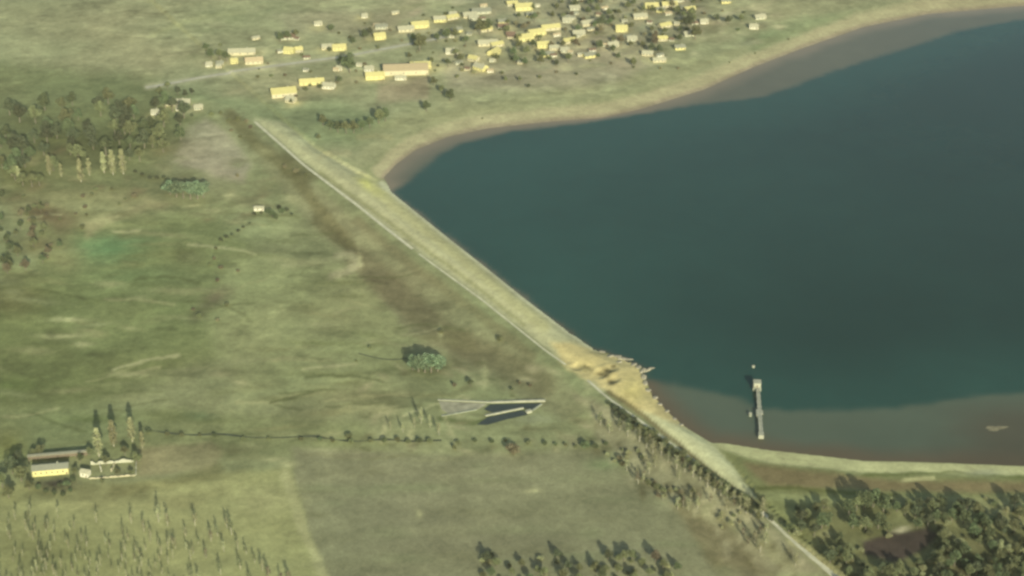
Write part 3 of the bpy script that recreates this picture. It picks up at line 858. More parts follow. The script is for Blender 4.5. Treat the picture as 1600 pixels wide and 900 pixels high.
def plant(kind, px_, py_, h, label, group, leaf='leaf_olive', bark='bark', widen=1.0):
    x, y, z = ground_at(px_, py_)
    nm, cat = NAMES['garden' if 'village' in group else 'willow' if 'willow' in group else kind]
    tm, cm = proto(kind, leaf, bark, rng.randint(1, 4))
    s = h / 10.0
    t = empty(nm, (x, y, z - 0.05), rng.uniform(0, 6.28), (s * widen, s * widen, s))
    tag(t, label, cat, group)
    for n, me in (('trunk', tm), ('crown', cm)):
        o = bpy.data.objects.new(n, me); COL.objects.link(o); o.parent = t
    return t

def cluster(kind, items, group, what, where, leaf='leaf_olive', bark='bark', widen=1.0):
    if 'village' in group and kind == 'broadleaf': items = [(a, b, h * 1.45) for a, b, h in items]
    """items (px, py, height); each label counts from the left edge of its own row or clump"""
    items = sorted(items)
    n = len(items)
    for i, (a, b, h) in enumerate(items):
        if n == 1: pre = ''
        elif i == 0: pre = 'leftmost '
        elif i == n - 1: pre = 'rightmost '
        else: pre = ORD[i] + ' '
        suf = '' if n == 1 or i in (0, n - 1) else ' from the left'
        lf = leaf if isinstance(leaf, str) else leaf[rng.randrange(len(leaf))]
        plant(kind, a, b, h, f'{pre}{what}{suf} {where}', group, lf, bark, widen)

def scatter(n, region, hmin, hmax, mind, avoid=None, seed=1):
    r = random.Random(seed); out = []; tries = 0
    reg = np.array(region, float)
    x0, y0 = reg.min(0); x1, y1 = reg.max(0)
    while len(out) < n and tries < 20000:
        tries += 1
        a, b = r.uniform(x0, x1), r.uniform(y0, y1)
        if not inside(np.array([a]), np.array([b]), region)[0]: continue
        if avoid and any(inside(np.array([a]), np.array([b]), v)[0] for v in avoid): continue
        if any(math.hypot(a - p, (b - q) * 1.6) < mind for p, q, _ in out): continue
        out.append((round(a, 1), round(b, 1), r.uniform(hmin, hmax)))
    return out
def rows(items, n):
    items = sorted(items, key=lambda t: t[1])
    k = math.ceil(len(items) / n)
    return [items[i:i + k] for i in range(0, len(items), k)]

# farmstead, lower left
cluster('poplar', [(155, 713, 24), (178, 697, 22), (207, 690, 21), (223, 700, 14)], 'poplars behind the farmstead', 'tall poplar', 'behind the farm ruin at lower left', 'leaf_pale', 'bark_pale')
cluster('broadleaf', [(214, 724, 11), (196, 712, 9), (166, 727, 9), (140, 712, 8), (118, 742, 7), (126, 722, 8), (184, 742, 6), (205, 744, 6), (160, 756, 4.5)], 'trees round the farm ruin', 'round tree', 'beside the roofless farm ruin', ('leaf_olive', 'leaf_green'))
cluster('broadleaf', [(4, 762, 13), (14, 778, 12), (20, 740, 15), (34, 752, 14), (28, 722, 10), (46, 765, 9)], 'trees left of the farmhouse', 'dark tree', 'left of the long farmhouse', ('leaf_olive', 'leaf_dark'))
cluster('broadleaf', [(63, 712, 10), (52, 713, 7)], 'trees behind the farmhouse', 'olive tree', 'close behind the long farmhouse roof', 'leaf_olive')
cluster('shrub', [(85, 772, 3.5), (98, 775, 3.5), (110, 768, 3), (72, 770, 3), (104, 758, 4.5), (114, 752, 4), (60, 764, 4), (94, 760, 3.5)], 'shrubs in front of the farmhouse', 'low shrub', 'in the dark yard before the farmhouse', 'leaf_green')
# thin trees on the bottom-left field
left = scatter(110, [(-5, 815), (60, 800), (130, 800), (170, 830), (260, 835), (300, 860), (330, 925), (-5, 930)], 5, 9.5, 10, seed=3)
for nm_, rr in zip(('back', 'second', 'third', 'front'), rows(left, 4)):
    cluster('sparse', rr, 'thin trees on the lower left field', 'thin pale tree', f'in the {nm_} row, lower-left field', ('leaf_pale', 'leaf_pale', 'leaf_olive', 'leaf_pale'), 'bark_pale', 0.95)
right_ = [(305, 822, 15), (290, 838, 10), (330, 846, 13), (340, 838, 12), (355, 825, 12), (362, 836, 16), (372, 858, 11), (385, 866, 10), (350, 862, 12), (322, 872, 11), (398, 880, 10), (410, 892, 12),
          (420, 905, 14), (376, 890, 12), (345, 898, 13), (300, 905, 12), (440, 910, 11), (452, 912, 14), (392, 912, 12), (310, 850, 9), (270, 850, 9)]
right_ = [(a, b, h * 0.75) for a, b, h in right_]
cluster('sparse', right_, 'thin trees near the field corner', 'thin tree', 'by the field boundary, bottom left', ('leaf_olive', 'leaf_pale', 'leaf_brown'), 'bark_pale', 1.1)
cluster('sparse', [(248, 816, 14), (262, 822, 11), (205, 818, 9), (225, 830, 10)], 'faint trees on the field slope', 'faint thin tree', 'above the lower-left rows', 'leaf_pale', 'bark_pale')
# bottom middle
bm = [(760, 878, 9), (776, 886, 8), (870, 872, 8), (950, 874, 9), (887, 890, 8), (905, 893, 7), (930, 893, 9), (975, 876, 9), (988, 876, 9), (1003, 886, 8), (1024, 878, 10),
      (1036, 888, 8), (1058, 892, 8), (768, 901, 8), (800, 900, 7), (850, 903, 9), (880, 905, 9), (940, 905, 9), (1015, 902, 8), (815, 886, 7), (840, 896, 7), (1042, 906, 8), (965, 896, 8), (905, 912, 9),
      (990, 910, 9), (828, 911, 8)]
bb, bf = rows(bm, 2)
cluster('broadleaf', bb, 'trees at the bottom edge', 'small tree', 'in the back row at the bottom centre', ('leaf_olive', 'leaf_olive', 'leaf_green', 'leaf_brown', 'leaf_dark'))
cluster('broadleaf', bf, 'trees at the bottom edge', 'small tree', 'in the front row at the bottom centre', ('leaf_olive', 'leaf_olive', 'leaf_green'))
bs = scatter(34, [(745, 868), (860, 866), (1000, 870), (1070, 888), (1075, 925), (745, 925)], 2.5, 4.5, 10, seed=41)
for nm_, rr in zip(('back', 'front'), rows(bs, 2)):
    cluster('shrub', rr, 'undergrowth at the bottom edge', 'low bush', f'in {nm_} row under bottom centre trees', ('leaf_pale', 'leaf_olive', 'leaf_dark'))
# lower right grove
clear = [[(1345, 848), (1400, 838), (1450, 828), (1475, 838), (1440, 868), (1400, 884), (1350, 872)], [(1200, 830), (1240, 840), (1320, 905), (1240, 930), (1200, 900)]]
g1 = scatter(46, [(1240, 812), (1290, 790), (1320, 842), (1345, 845), (1340, 880), (1400, 885), (1480, 840), (1480, 940), (1330, 940), (1310, 900)], 6, 12, 10, clear, 5)
for nm_, rr in zip(('back', 'middle', 'front'), rows(g1, 3)):
    cluster('broadleaf', rr, 'trees of the lower right grove', 'leafy tree', f'in {nm_} row of grove left of dark clearing', ('leaf_green', 'leaf_olive', 'leaf_dark', 'leaf_olive'))
g2 = scatter(88, [(1395, 800), (1450, 790), (1500, 800), (1620, 790), (1620, 940), (1480, 940), (1470, 850), (1420, 822)], 6, 13, 10.5, clear, 8)
for nm_, rr in zip(('back', 'second', 'third', 'fourth', 'front'), rows(g2, 5)):
    cluster('broadleaf', rr, 'trees of the lower right grove', 'leafy tree', f'in {nm_} row of grove right of dark clearing', ('leaf_green', 'leaf_olive', 'leaf_olive', 'leaf_green', 'leaf_pale', 'leaf_dark'))
gs = scatter(60, [(1225, 800), (1290, 785), (1400, 780), (1620, 778), (1620, 930), (1320, 920), (1240, 850)], 2.5, 5, 12, clear, 52)
for nm_, rr in zip(('back', 'middle', 'front'), rows(gs, 3)):
    cluster('shrub', rr, 'scrub in the lower right grove', 'low bush', f'in {nm_} row of lower-right grove', ('leaf_pale', 'leaf_pale', 'leaf_olive'))
cluster('broadleaf', [(1326, 806, 14), (1338, 798, 13), (1350, 796, 16), (1364, 792, 16), (1380, 800, 15), (1332, 826, 12), (1352, 830, 12), (1372, 826, 13), (1386, 834, 10)],
        'tall clump at the edge of the grove', 'tall green tree', 'in the tall clump left of the clearing', ('leaf_green', 'leaf_green', 'leaf_olive'))
cluster('broadleaf', [(1232, 834, 9), (1252, 830, 10), (1272, 838, 11), (1284, 826, 14), (1246, 800, 6), (1436, 792, 8), (1498, 794, 9), (1584, 794, 12)],
        'outlying trees above the grove', 'lone dark tree', 'along the upper edge of lower-right grove', ('leaf_dark', 'leaf_green'))
# belt below the lower dam
belt = [(a, b, h * 1.25) for a, b, h in [(938, 664, 9), (952, 676, 9), (968, 672, 8), (981, 682, 10), (999, 690, 10), (1010, 700, 8), (1020, 708, 9), (1033, 712, 9), (1044, 722, 8), (1057, 732, 9), (1070, 738, 8), (1083, 746, 9), (1094, 752, 9),
        (1105, 762, 10), (1116, 768, 10), (1126, 774, 10), (1136, 780, 10), (1146, 788, 10), (1156, 794, 10), (1166, 802, 11), (1192, 808, 12)]]
cluster('sparse', belt, 'row of pale trees along the dam foot', 'pale tree', 'in the row just below the lower dam track', ('leaf_pale', 'leaf_pale', 'leaf_olive'), 'bark_pale', 1.35)
belt2 = scatter(52, [(945, 690), (985, 700), (1050, 742), (1120, 785), (1200, 825), (1250, 885), (1215, 885), (1130, 830), (1050, 800), (990, 762), (950, 722)], 5, 9, 9, seed=31)
for nm_, rr in zip(('upper', 'middle', 'lower'), rows(belt2, 3)):
    half = len(rr) // 2
    cluster('shrub', [(a, b, h * 0.5) for a, b, h in rr[:half]], 'scrub along the dam foot', 'tawny shrub', f'in {nm_} part of scrub below lower dam', ('leaf_pale', 'leaf_brown', 'leaf_olive', 'leaf_pale'), 'bark', 0.8)
    cluster('sparse', [(a, b, h * 1.2) for a, b, h in rr[half:]], 'thin trees in the dam foot scrub', 'pale thin tree', f'in {nm_} part of scrub below lower dam', ('leaf_pale', 'leaf_pale', 'leaf_brown'), 'bark_pale', 1.3)
cluster('shrub', [(1005, 752, 4.5), (1014, 758, 5), (1024, 764, 5), (1036, 768, 4.5), (972, 727, 4), (1062, 792, 6)], 'dark bushes at the scrub edge', 'dark bush', 'on the field edge of the dam scrub', 'leaf_olive', 'bark', 0.9)
hedge = [(952 + i * 9.6, 632 + i * 6.75 + (i % 3) * 0.8, 3.2 + (i * 7 % 5) * 0.45) for i in range(25)]
cluster('shrub', hedge, 'dark hedge under the lower crest', 'dark hedge bush', 'tight under the lower dam crest', ('leaf_dark', 'leaf_olive'), 'bark', 1.35)
row_ = [(962 + i * 8.8 + (i % 3) * 1.5, 652 + i * 6.4 + (i % 2) * 3, 6 + (i * 5 % 7) * 0.5) for i in range(26)]
cluster('broadleaf', row_, 'dark trees tight below the lower crest', 'small dark tree', 'tight below the lower dam crest', ('leaf_dark', 'leaf_olive', 'leaf_brown'), 'bark', 0.75)
cluster('broadleaf', [(1190, 792, 8), (1205, 815, 6)], 'dark trees at the dam end', 'dark tree', 'where the dam crest ends', 'leaf_dark')
# ditch row in the middle
dr = [(716, 694, 2.6), (742, 690, 2.2), (768, 692, 2.6), (790, 690, 2), (826, 694, 2.8), (285, 681, 2.4), (312, 681, 1.8), (420, 686, 1.8), (500, 688, 2.6), (638, 693, 3), (232, 676, 3), (262, 680, 2.6), (335, 682, 2.6), (380, 686, 2), (470, 688, 2.4), (520, 690, 2.4), (545, 684, 3.5), (548, 692, 3), (580, 690, 2.5), (600, 691, 3.2), (622, 690, 3), (655, 692, 3.5), (672, 692, 3)]
dr = [(a, b, h * 1.35) for a, b, h in dr]
cluster('shrub', dr, 'shrubs along the stream', 'small dark shrub', 'beside the thin stream across the meadow', ('leaf_olive', 'leaf_green'))
cluster('shrub', [(710, 702, 5)], 'single', 'upright olive shrub', 'below the left end of the concrete spillway', 'leaf_olive', 'bark', 0.6)
cluster('shrub', [(802, 708, 9.5)], 'single', 'broad brown bush', 'standing alone below the concrete spillway', 'leaf_brown', 'bark', 0.9)
cluster('shrub', [(852, 695, 4), (868, 696, 3), (884, 697, 3), (900, 700, 3.5), (915, 700, 7), (930, 700, 5), (946, 696, 4)], 'hedge right of the brown bush', 'dark bush', 'in hedge between brown bush and dam', ('leaf_olive', 'leaf_green'), 'bark', 0.8)
cluster('sparse', [(648, 668, 9), (658, 662, 14), (672, 668, 11), (686, 680, 11), (630, 676, 9), (610, 672, 8)], 'thin trees left of the spillway', 'thin tree', 'left of the concrete spillway', 'leaf_pale', 'bark_pale')
cluster('broadleaf', [(735, 604, 7), (800, 612, 4), (812, 602, 4), (828, 606, 4), (710, 606, 5)], 'small trees above the spillway', 'small dark tree', 'above the concrete spillway', ('leaf_green', 'leaf_brown'))
cluster('broadleaf', [(645, 578, 14), (654, 581, 16), (664, 582, 18), (674, 582, 18), (684, 580, 16), (690, 576, 12)], 'green willows at the bend of the ditch', 'green willow', 'in the clump at the middle of the meadow', 'leaf_willow', 'bark', 1.15)
cluster('shrub', [(780, 532, 5), (690, 520, 4), (578, 545, 3.5), (557, 565, 2)], 'bushes scattered beside the dam foot', 'small bush', 'scattered between meadow and dam', 'leaf_olive')
# left middle
cluster('broadleaf', [(266, 304, 15), (276, 308, 17), (287, 310, 18), (298, 311, 19), (309, 311, 19), (318, 309, 17)], 'green willows by the tan plot', 'dense green willow', 'in the clump below the tan plot', 'leaf_willow', 'bark', 1.2)
cluster('shrub', [(212, 270, 3.5), (222, 274, 3.5), (234, 280, 4), (246, 280, 4), (256, 279, 4)], 'hedge left of the willows', 'low dark bush', 'in the hedge left of the willow clump', 'leaf_dark')
cluster('shrub', [(345, 376, 3.5), (354, 372, 4), (362, 368, 3), (372, 362, 3), (380, 356, 2.6), (390, 350, 2.4)], 'line of bushes in the upper meadow', 'tiny dark bush', 'in the slanting line, upper meadow', 'leaf_dark')
cluster('shrub', [(398, 336, 3.5), (408, 334, 3), (436, 326, 4), (448, 330, 4), (456, 336, 3)], 'bushes by the white hut', 'dark bush', 'close round the white hut on the meadow', 'leaf_dark')
cluster('broadleaf', [(425, 340, 9), (441, 336, 8), (418, 336, 7), (432, 345, 8)], 'trees by the white hut', 'small green tree', 'beside the white roofed hut', 'leaf_green')
cluster('shrub', [(335, 405, 3), (345, 420, 4), (328, 415, 3), (340, 440, 3.5), (372, 425, 3), (338, 390, 3), (355, 478, 3.5), (340, 502, 3), (302, 485, 3), (312, 495, 4)],
        'scattered bushes on the meadow', 'low bush', 'on the meadow below the bush line', ('leaf_olive', 'leaf_brown'))
# top-left woods
wood = scatter(64, [(-5, 175), (90, 165), (250, 160), (300, 185), (290, 215), (245, 255), (140, 262), (60, 275), (-5, 300)], 13, 22, 12, seed=14)
for nm_, rr in zip(('back', 'second', 'third', 'front'), rows(wood, 4)):
    cluster('broadleaf', rr, 'trees of the upper left wood', 'dark olive tree', f'in {nm_} row of upper-left wood', ('leaf_olive', 'leaf_green', 'leaf_dark', 'leaf_dark'))
cluster('poplar', [(78, 272, 20), (96, 276, 14), (127, 284, 24), (140, 274, 18), (163, 270, 22), (177, 273, 26), (193, 272, 26), (30, 285, 17)], 'tall poplars before the upper left wood', 'tall pale poplar', 'before the upper-left wood', 'leaf_pale', 'bark_pale')
cluster('broadleaf', [(36, 290, 14), (50, 292, 15), (62, 290, 13)], 'green clump before the wood', 'round green tree', 'before the wood near the left edge', 'leaf_olive', 'bark', 1.1)
cluster('broadleaf', [(6, 415, 10), (16, 420, 9), (28, 400, 11), (12, 380, 10), (4, 310, 8)], 'trees on the left edge', 'dark tree', 'at the left edge beside the brown scrub', ('leaf_green', 'leaf_olive'))
lt = scatter(20, [(-5, 320), (50, 325), (112, 345), (105, 385), (60, 425), (-5, 440)], 6, 11, 14, seed=61)
cluster('broadleaf', lt, 'trees in the left edge scrub', 'brownish tree', 'in the scrub on the left edge', ('leaf_olive', 'leaf_brown', 'leaf_green'))
sc_ = scatter(26, [(35, 305), (110, 300), (215, 285), (215, 310), (110, 370), (60, 420), (35, 380)], 2.5, 5, 12, seed=9)
for nm_, rr in zip(('upper', 'lower'), rows(sc_, 2)):
    cluster('shrub', rr, 'brown scrub by the left edge', 'brown bush', f'in {nm_} half of left-edge scrub', ('leaf_brown', 'leaf_olive'))
cluster('broadleaf', [(262, 165, 9), (278, 148, 10), (250, 150, 11), (262, 140, 10), (290, 152, 9), (300, 148, 8), (240, 168, 9), (300, 185, 6)],
        'trees round the pale outlying house', 'dark tree', 'around the pale house beside the wood', ('leaf_dark', 'leaf_olive'))
cluster('shrub', [(330, 180, 5), (345, 178, 4), (358, 190, 5), (372, 188, 5), (385, 192, 5), (392, 200, 4), (362, 205, 3.5), (375, 215, 3.5), (445, 262, 4), (462, 270, 5), (478, 275, 4), (371, 276, 3.5)],
        'bushes at the upper dam end', 'olive bush', 'near the far upper end of the dam', ('leaf_olive', 'leaf_brown'))
cluster('broadleaf', [(505, 196, 9), (516, 203, 8), (528, 207, 9), (541, 209, 10), (553, 208, 10), (566, 204, 9), (578, 200, 9), (592, 193, 12), (602, 190, 11), (498, 219, 5)],
        'trees on the green below the village', 'green tree', 'on the green between village and dam', ('leaf_green', 'leaf_olive'))
# village trees
v1 = [(546, 114, 17), (532, 100, 7), (322, 80, 7), (330, 92, 9), (344, 94, 10), (354, 96, 9), (438, 66, 9), (450, 64, 9), (462, 60, 8), (515, 82, 5), (518, 50, 7), (570, 62, 9), (552, 70, 7), (578, 55, 7),
      (455, 162, 4), (436, 152, 4), (478, 144, 5), (500, 140, 5), (530, 130, 6)]
cluster('broadleaf', v1, 'garden trees of the near village', 'garden tree', 'among the left-hand village houses', ('leaf_olive', 'leaf_green', 'leaf_dark'))
v2 = [(656, 80, 15), (646, 66, 8), (666, 174, 9), (704, 158, 10), (678, 134, 8), (690, 146, 7), (683, 66, 8), (698, 62, 10), (712, 60, 9), (720, 98, 8), (750, 54, 14), (762, 50, 12), (728, 70, 8), (700, 104, 7), (712, 90, 8), (776, 96, 7),
      (640, 92, 6), (675, 100, 6)]
cluster('broadleaf', v2, 'garden trees in the middle of the village', 'garden tree', 'around and right of the large tan building', ('leaf_olive', 'leaf_green', 'leaf_olive'))
vb = scatter(72, [(560, 40), (800, -5), (1180, -5), (1200, 45), (1060, 110), (900, 120), (760, 130), (680, 120)], 2.2, 4.5, 13, seed=97)
for nm_, rr in zip(('far', 'middle', 'near'), rows(vb, 3)):
    cluster('shrub', rr, 'garden bushes of the village', 'garden bush', f'in {nm_} row of village bushes', ('leaf_olive', 'leaf_green', 'leaf_brown', 'leaf_pale'))
vc = scatter(26, [(310, 70), (440, 50), (560, 30), (640, 60), (560, 140), (440, 165), (400, 120)], 2.2, 4.5, 17, seed=99)
cluster('shrub', vc, 'garden bushes by the village road', 'garden bush', 'near the left village road', ('leaf_olive', 'leaf_green', 'leaf_brown'))
v3 = scatter(75, [(780, 10), (960, -5), (1100, 5), (1085, 60), (1000, 90), (900, 100), (800, 110), (790, 60)], 4.5, 9, 12, seed=21)
for nm_, rr in zip(('far', 'middle', 'near'), rows(v3, 3)):
    cluster('broadleaf', rr, 'garden trees of the far village', 'garden tree', f'in {nm_} row of right-hand village', ('leaf_olive', 'leaf_brown', 'leaf_green', 'leaf_olive'))
cluster('broadleaf', [(1076, 44, 13), (1086, 62, 13), (1080, 30, 11), (1018, 84, 9), (1030, 84, 8), (989, 104, 8), (940, 44, 12), (1120, 34, 7), (1138, 38, 8), (1158, 34, 7), (870, 104, 6), (812, 128, 5), (790, 128, 5), (826, 138, 4)],
        'trees at the village edge by the lake', 'dark tree', 'at the village edge nearest the lake', ('leaf_olive', 'leaf_dark'))
cluster('shrub', [(754, 186, 2), (1232, 62, 2), (1180, 84, 2), (1140, 98, 2)], 'bushes on the far beach', 'tiny bush', 'on the pale beach of the far shore', 'leaf_olive')

# ------------------------------------------------------------------ houses
def house(px_, py_, w_, d_, hw, hr, rz, wall, roof, label, name='house', group='village houses', cat='house', wins=3, chimney=True):
    x, y, z = ground_at(px_, py_)
    t = empty(name, (x, y, z), math.radians(rz))
    tag(t, label, cat, group)
    a, b = w_ / 2, d_ / 2
    # walls with two gables, ridge along local x
    V = [(-a, -b, -1), (a, -b, -1), (a, b, -1), (-a, b, -1), (-a, -b, hw), (a, -b, hw), (a, b, hw), (-a, b, hw), (-a, 0, hw + hr), (a, 0, hw + hr)]
    Fw = [(0, 1, 5, 4), (2, 3, 7, 6), (1, 2, 6, 9, 5), (3, 0, 4, 8, 7), (0, 3, 2, 1)]
    put('wall', V, Fw, M[wall], t)
    e = 0.45; th = 0.16
    sl_ = hr / b
    R = MB()
    for s in (-1, 1):
        p = [(-a - e, s * (b + e), hw - e * sl_ + 0.03), (a + e, s * (b + e), hw - e * sl_ + 0.03), (a + e, 0, hw + hr + 0.03), (-a - e, 0, hw + hr + 0.03)]
        k = len(R.v)
        R.v += p + [(q[0], q[1], q[2] + th) for q in p]
        fc = [(4, 5, 6, 7), (3, 2, 1, 0), (0, 1, 5, 4), (1, 2, 6, 5), (3, 0, 4, 7)]
        if s > 0: fc = [tuple(reversed(q)) for q in fc]
        R.f += [tuple(k + i for i in q) for q in fc]
    ro = R.put('roof', M[roof], t)
    if chimney:
        c = MB(); cx = a * 0.4
        c.box(cx - 0.35, cx + 0.35, b * 0.25 - 0.35, b * 0.25 + 0.35, hw + hr * 0.5, hw + hr + 0.9)
        c.put('chimney', M['wall_grey'], ro)
    nw = wins
    for i in range(nw):
        wx_ = -a + w_ * (i + 0.6) / (nw + 0.6)
        m = MB(); m.box(wx_ - 0.55, wx_ + 0.55, -b - 0.04, -b + 0.03, hw * 0.38, hw * 0.38 + 1.25)
        m.put('window', M['glass'], t)
    m = MB(); m.box(a - 1.9, a - 0.9, -b - 0.05, -b + 0.03, -0.2, 2.05)
    m.put('door', M['wood'], t)
    return t

for r_ in HS:
    house(*r_[:10])
sheds = scatter(34, [(690, 20), (800, 0), (1110, 0), (1150, 50), (1040, 100), (900, 95), (780, 118), (700, 110)], 0, 1, 17, seed=77)
sheds += scatter(10, [(350, 60), (560, 30), (680, 10), (680, 60), (560, 130), (420, 110), (340, 110)], 0, 1, 30, seed=78)
extra = scatter(26, [(700, 10), (900, -2), (1150, 2), (1190, 30), (1090, 70), (980, 95), (860, 100), (720, 95)], 0, 1, 24, seed=90)
for nm_, rr in zip(('far', 'middle', 'near'), rows(extra, 3)):
    rr = sorted(rr)
    for i, (a, b, q) in enumerate(rr):
        lab = ('leftmost' if i == 0 else 'rightmost' if i == len(rr) - 1 else ORD[i]) + ' garden cottage' + ('' if i in (0, len(rr) - 1) else ' from the left') + f' in {nm_} row of garden cottages'
        house(a, b, 9 + 6 * q, 7 + 2 * ((q * 7) % 1), 2.8, 2.4, -10 + 40 * q, ('wall_cream', 'wall_yellow', 'wall_grey')[i % 3], ('roof_pale', 'roof_yellow', 'roof_grey')[(i + 1) % 3], lab, 'cottage', 'garden cottages of the village', 'cottage', wins=2)
for nm_, rr in zip(('far', 'middle', 'near'), rows(sheds, 3)):
    rr = sorted(rr)
    for i, (a, b, q) in enumerate(rr):
        lab = ('leftmost' if i == 0 else 'rightmost' if i == len(rr) - 1 else ORD[i]) + ' small shed' + ('' if i in (0, len(rr) - 1) else ' from the left') + f' in {nm_} row of village sheds'
        house(a, b, 5 + 4 * q, 4 + 2 * ((q * 7) % 1), 2.4, 1.2, -20 + 50 * q, ('wall_cream', 'wall_white', 'wall_grey')[i % 3], ('roof_pale', 'roof_grey', 'roof_brown', 'roof_tan')[i % 4], lab, 'shed', 'village sheds', 'shed', wins=1, chimney=False)
# farmstead at the lower left
house(80, 738, 25, 8, 5.0, 2.2, 9, 'wall_yellow', 'roof_grey', 'long low farmhouse with sunlit yellow front, lower left', 'farmhouse', 'farmstead buildings', 'house', wins=6)
house(405, 328, 9, 5, 2.8, 1.2, 0, 'wall_white', 'roof_pale', 'small white hut alone on the upper meadow', 'hut', None, 'hut', wins=1, chimney=False)
house(134, 743, 6, 5, 3.8, 1.6, -15, 'wall_white', 'roof_pale', 'small white outbuilding right of the long farmhouse', 'outbuilding', 'farmstead buildings', 'shed', wins=1, chimney=False)

# ruined roofless barn: broken walls round an open floor
x, y, z = ground_at(172, 735)
ruin = tag(empty('ruined_barn', (x, y, z), math.radians(8)), 'roofless barn ruin with broken pale walls beside the farmhouse', 'ruin', 'farmstead buildings')
def broken_wall(x0, y0, x1, y1, hmax, seed, parent, mat='wall_white'):
    r = random.Random(seed); n = max(5, int(math.hypot(x1 - x0, y1 - y0) / 1.5))
    dx, dy = (x1 - x0), (y1 - y0); L = math.hypot(dx, dy); ox, oy = -dy / L * 0.25, dx / L * 0.25
    hs = [max(0.3, hmax * r.uniform(0.35, 1.05)) for _ in range(n + 1)]
    V = []; Fc = []
    for i in range(n + 1):
        t_ = i / n
        for s, zz in ((-1, -1), (1, -1), (1, hs[i]), (-1, hs[i])):
            V.append((x0 + dx * t_ + ox * s, y0 + dy * t_ + oy * s, zz))
    for i in range(n):
        a = i * 4; b = a + 4
        Fc += [(a, b, b + 3, a + 3), (b + 1, a + 1, a + 2, b + 2), (a + 3, b + 3, b + 2, a + 2)]
    Fc += [(0, 3, 2, 1), (n * 4, n * 4 + 1, n * 4 + 2, n * 4 + 3)]
    return put('wall', V, Fc, M[mat], parent)
broken_wall(-14, -9, 18, -9, 1.3, 1, ruin, 'wall_cream')
broken_wall(-14, 9, 16, 9, 3.0, 2, ruin, 'wall_grey')
broken_wall(-8, 8.4, -6, -1, 3.2, 3, ruin)
broken_wall(3, 8.4, 1, -2, 2.6, 4, ruin, 'wall_cream')
broken_wall(18, 8, 18.6, -8.6, 1.2, 5, ruin, 'wall_grey')
x, y, z = ground_at(68, 724)
t = tag(empty('cattle_shelter', (x + 9, y + 6, z), math.radians(9)), 'long pale roof on posts close behind the farmhouse', 'shelter', 'farmstead buildings')
m = MB(); m.box(-21, 21, -1.6, 1.6, 4.6, 4.8); m.put('roof', M['roof_pale'], t)
for q in range(7):
    m = MB(); m.box(-20 + q * 6.6, -19.7 + q * 6.6, -2.0, -1.7, -1, 4.6); m.put('post', M['wood'], t)
m = MB(); m.box(-21, 21, 1.7, 2.0, -1, 4.6); m.put('back_wall', M['wood'], t)

# ------------------------------------------------------------------ the spillway below the dam
def wpt(p, z=None):
    x, y, g = ground_at(*p)
    return (x, y, g)
def wall_between(p, q, thick, h0, h1, name, parent, mat, origin):
    a = wpt(p); b = wpt(q)
    d = np.array([b[0] - a[0], b[1] - a[1]]); L = np.linalg.norm(d); n = np.array([-d[1], d[0]]) / L * thick / 2
    pts = [(a[0] - n[0] - origin[0], a[1] - n[1] - origin[1]), (b[0] - n[0] - origin[0], b[1] - n[1] - origin[1]), (b[0] + n[0] - origin[0], b[1] + n[1] - origin[1]), (a[0] + n[0] - origin[0], a[1] + n[1] - origin[1])]
    g0, g1 = a[2] - origin[2], b[2] - origin[2]
    m = MB(); m.prism(pts, [g0 - 1, g1 - 1, g1 - 1, g0 - 1], [g0 + h0, g1 + h1, g1 + h1, g0 + h0])
    return m.put(name, mat, parent)
O = wpt((770, 638))
sp = tag(empty('spillway_channel', O), 'pale concrete spillway channel with dark water below the dam', 'spillway')
wall_between((684, 625), (766, 629), 1.2, 0.5, 0.8, 'channel_wall', sp, M['concrete_pale'], O)
wall_between((766, 629), (852, 627), 1.8, 1.0, 1.5, 'channel_wall', sp, M['concrete_pale'], O)
wall_between((758, 650), (818, 638), 1.6, 0.8, 0.9, 'divider_wall', sp, M['concrete_pale'], O)
wall_between((690, 650), (745, 640), 1.6, 0.5, 0.6, 'wing_wall', sp, M['concrete'], O)
wall_between((822, 645), (830, 643), 3.4, 1.6, 1.6, 'gate_block', sp, M['concrete_pale'], O)
wall_between((846, 632), (832, 642), 1.4, 0.9, 0.9, 'end_wall', sp, M['concrete'], O)
ap = [wpt(p) for p in ((686, 627), (762, 631), (748, 639), (700, 646), (690, 640))]
m = MB(); m.prism([(p[0] - O[0], p[1] - O[1]) for p in ap], [p[2] - O[2] - 1 for p in ap], [p[2] - O[2] + 0.18 for p in ap]); m.put('apron', noisy('silted concrete', (0.23, 0.23, 0.145), 0.4, 0.12), sp)
def water_quad(pts):
    P = [wpt(p) for p in pts]
    zz = max(p[2] for p in P) + 0.14
    o = put('water', [(p[0], p[1], zz) for p in P], [tuple(range(len(P)))][:1], dark_water)
    if o.data.polygons[0].normal.z < 0: o.data.flip_normals()
    return struct(o)
dark_water = noisy('dark channel water', (0.030, 0.040, 0.030), 0.15, 0.2, 0.35, spec=0.2)
water_quad([(756, 640), (766, 632), (846, 630), (834, 640), (812, 637), (770, 645)])
water_quad([(745, 664), (762, 652), (816, 641), (826, 648), (790, 656), (762, 664)])

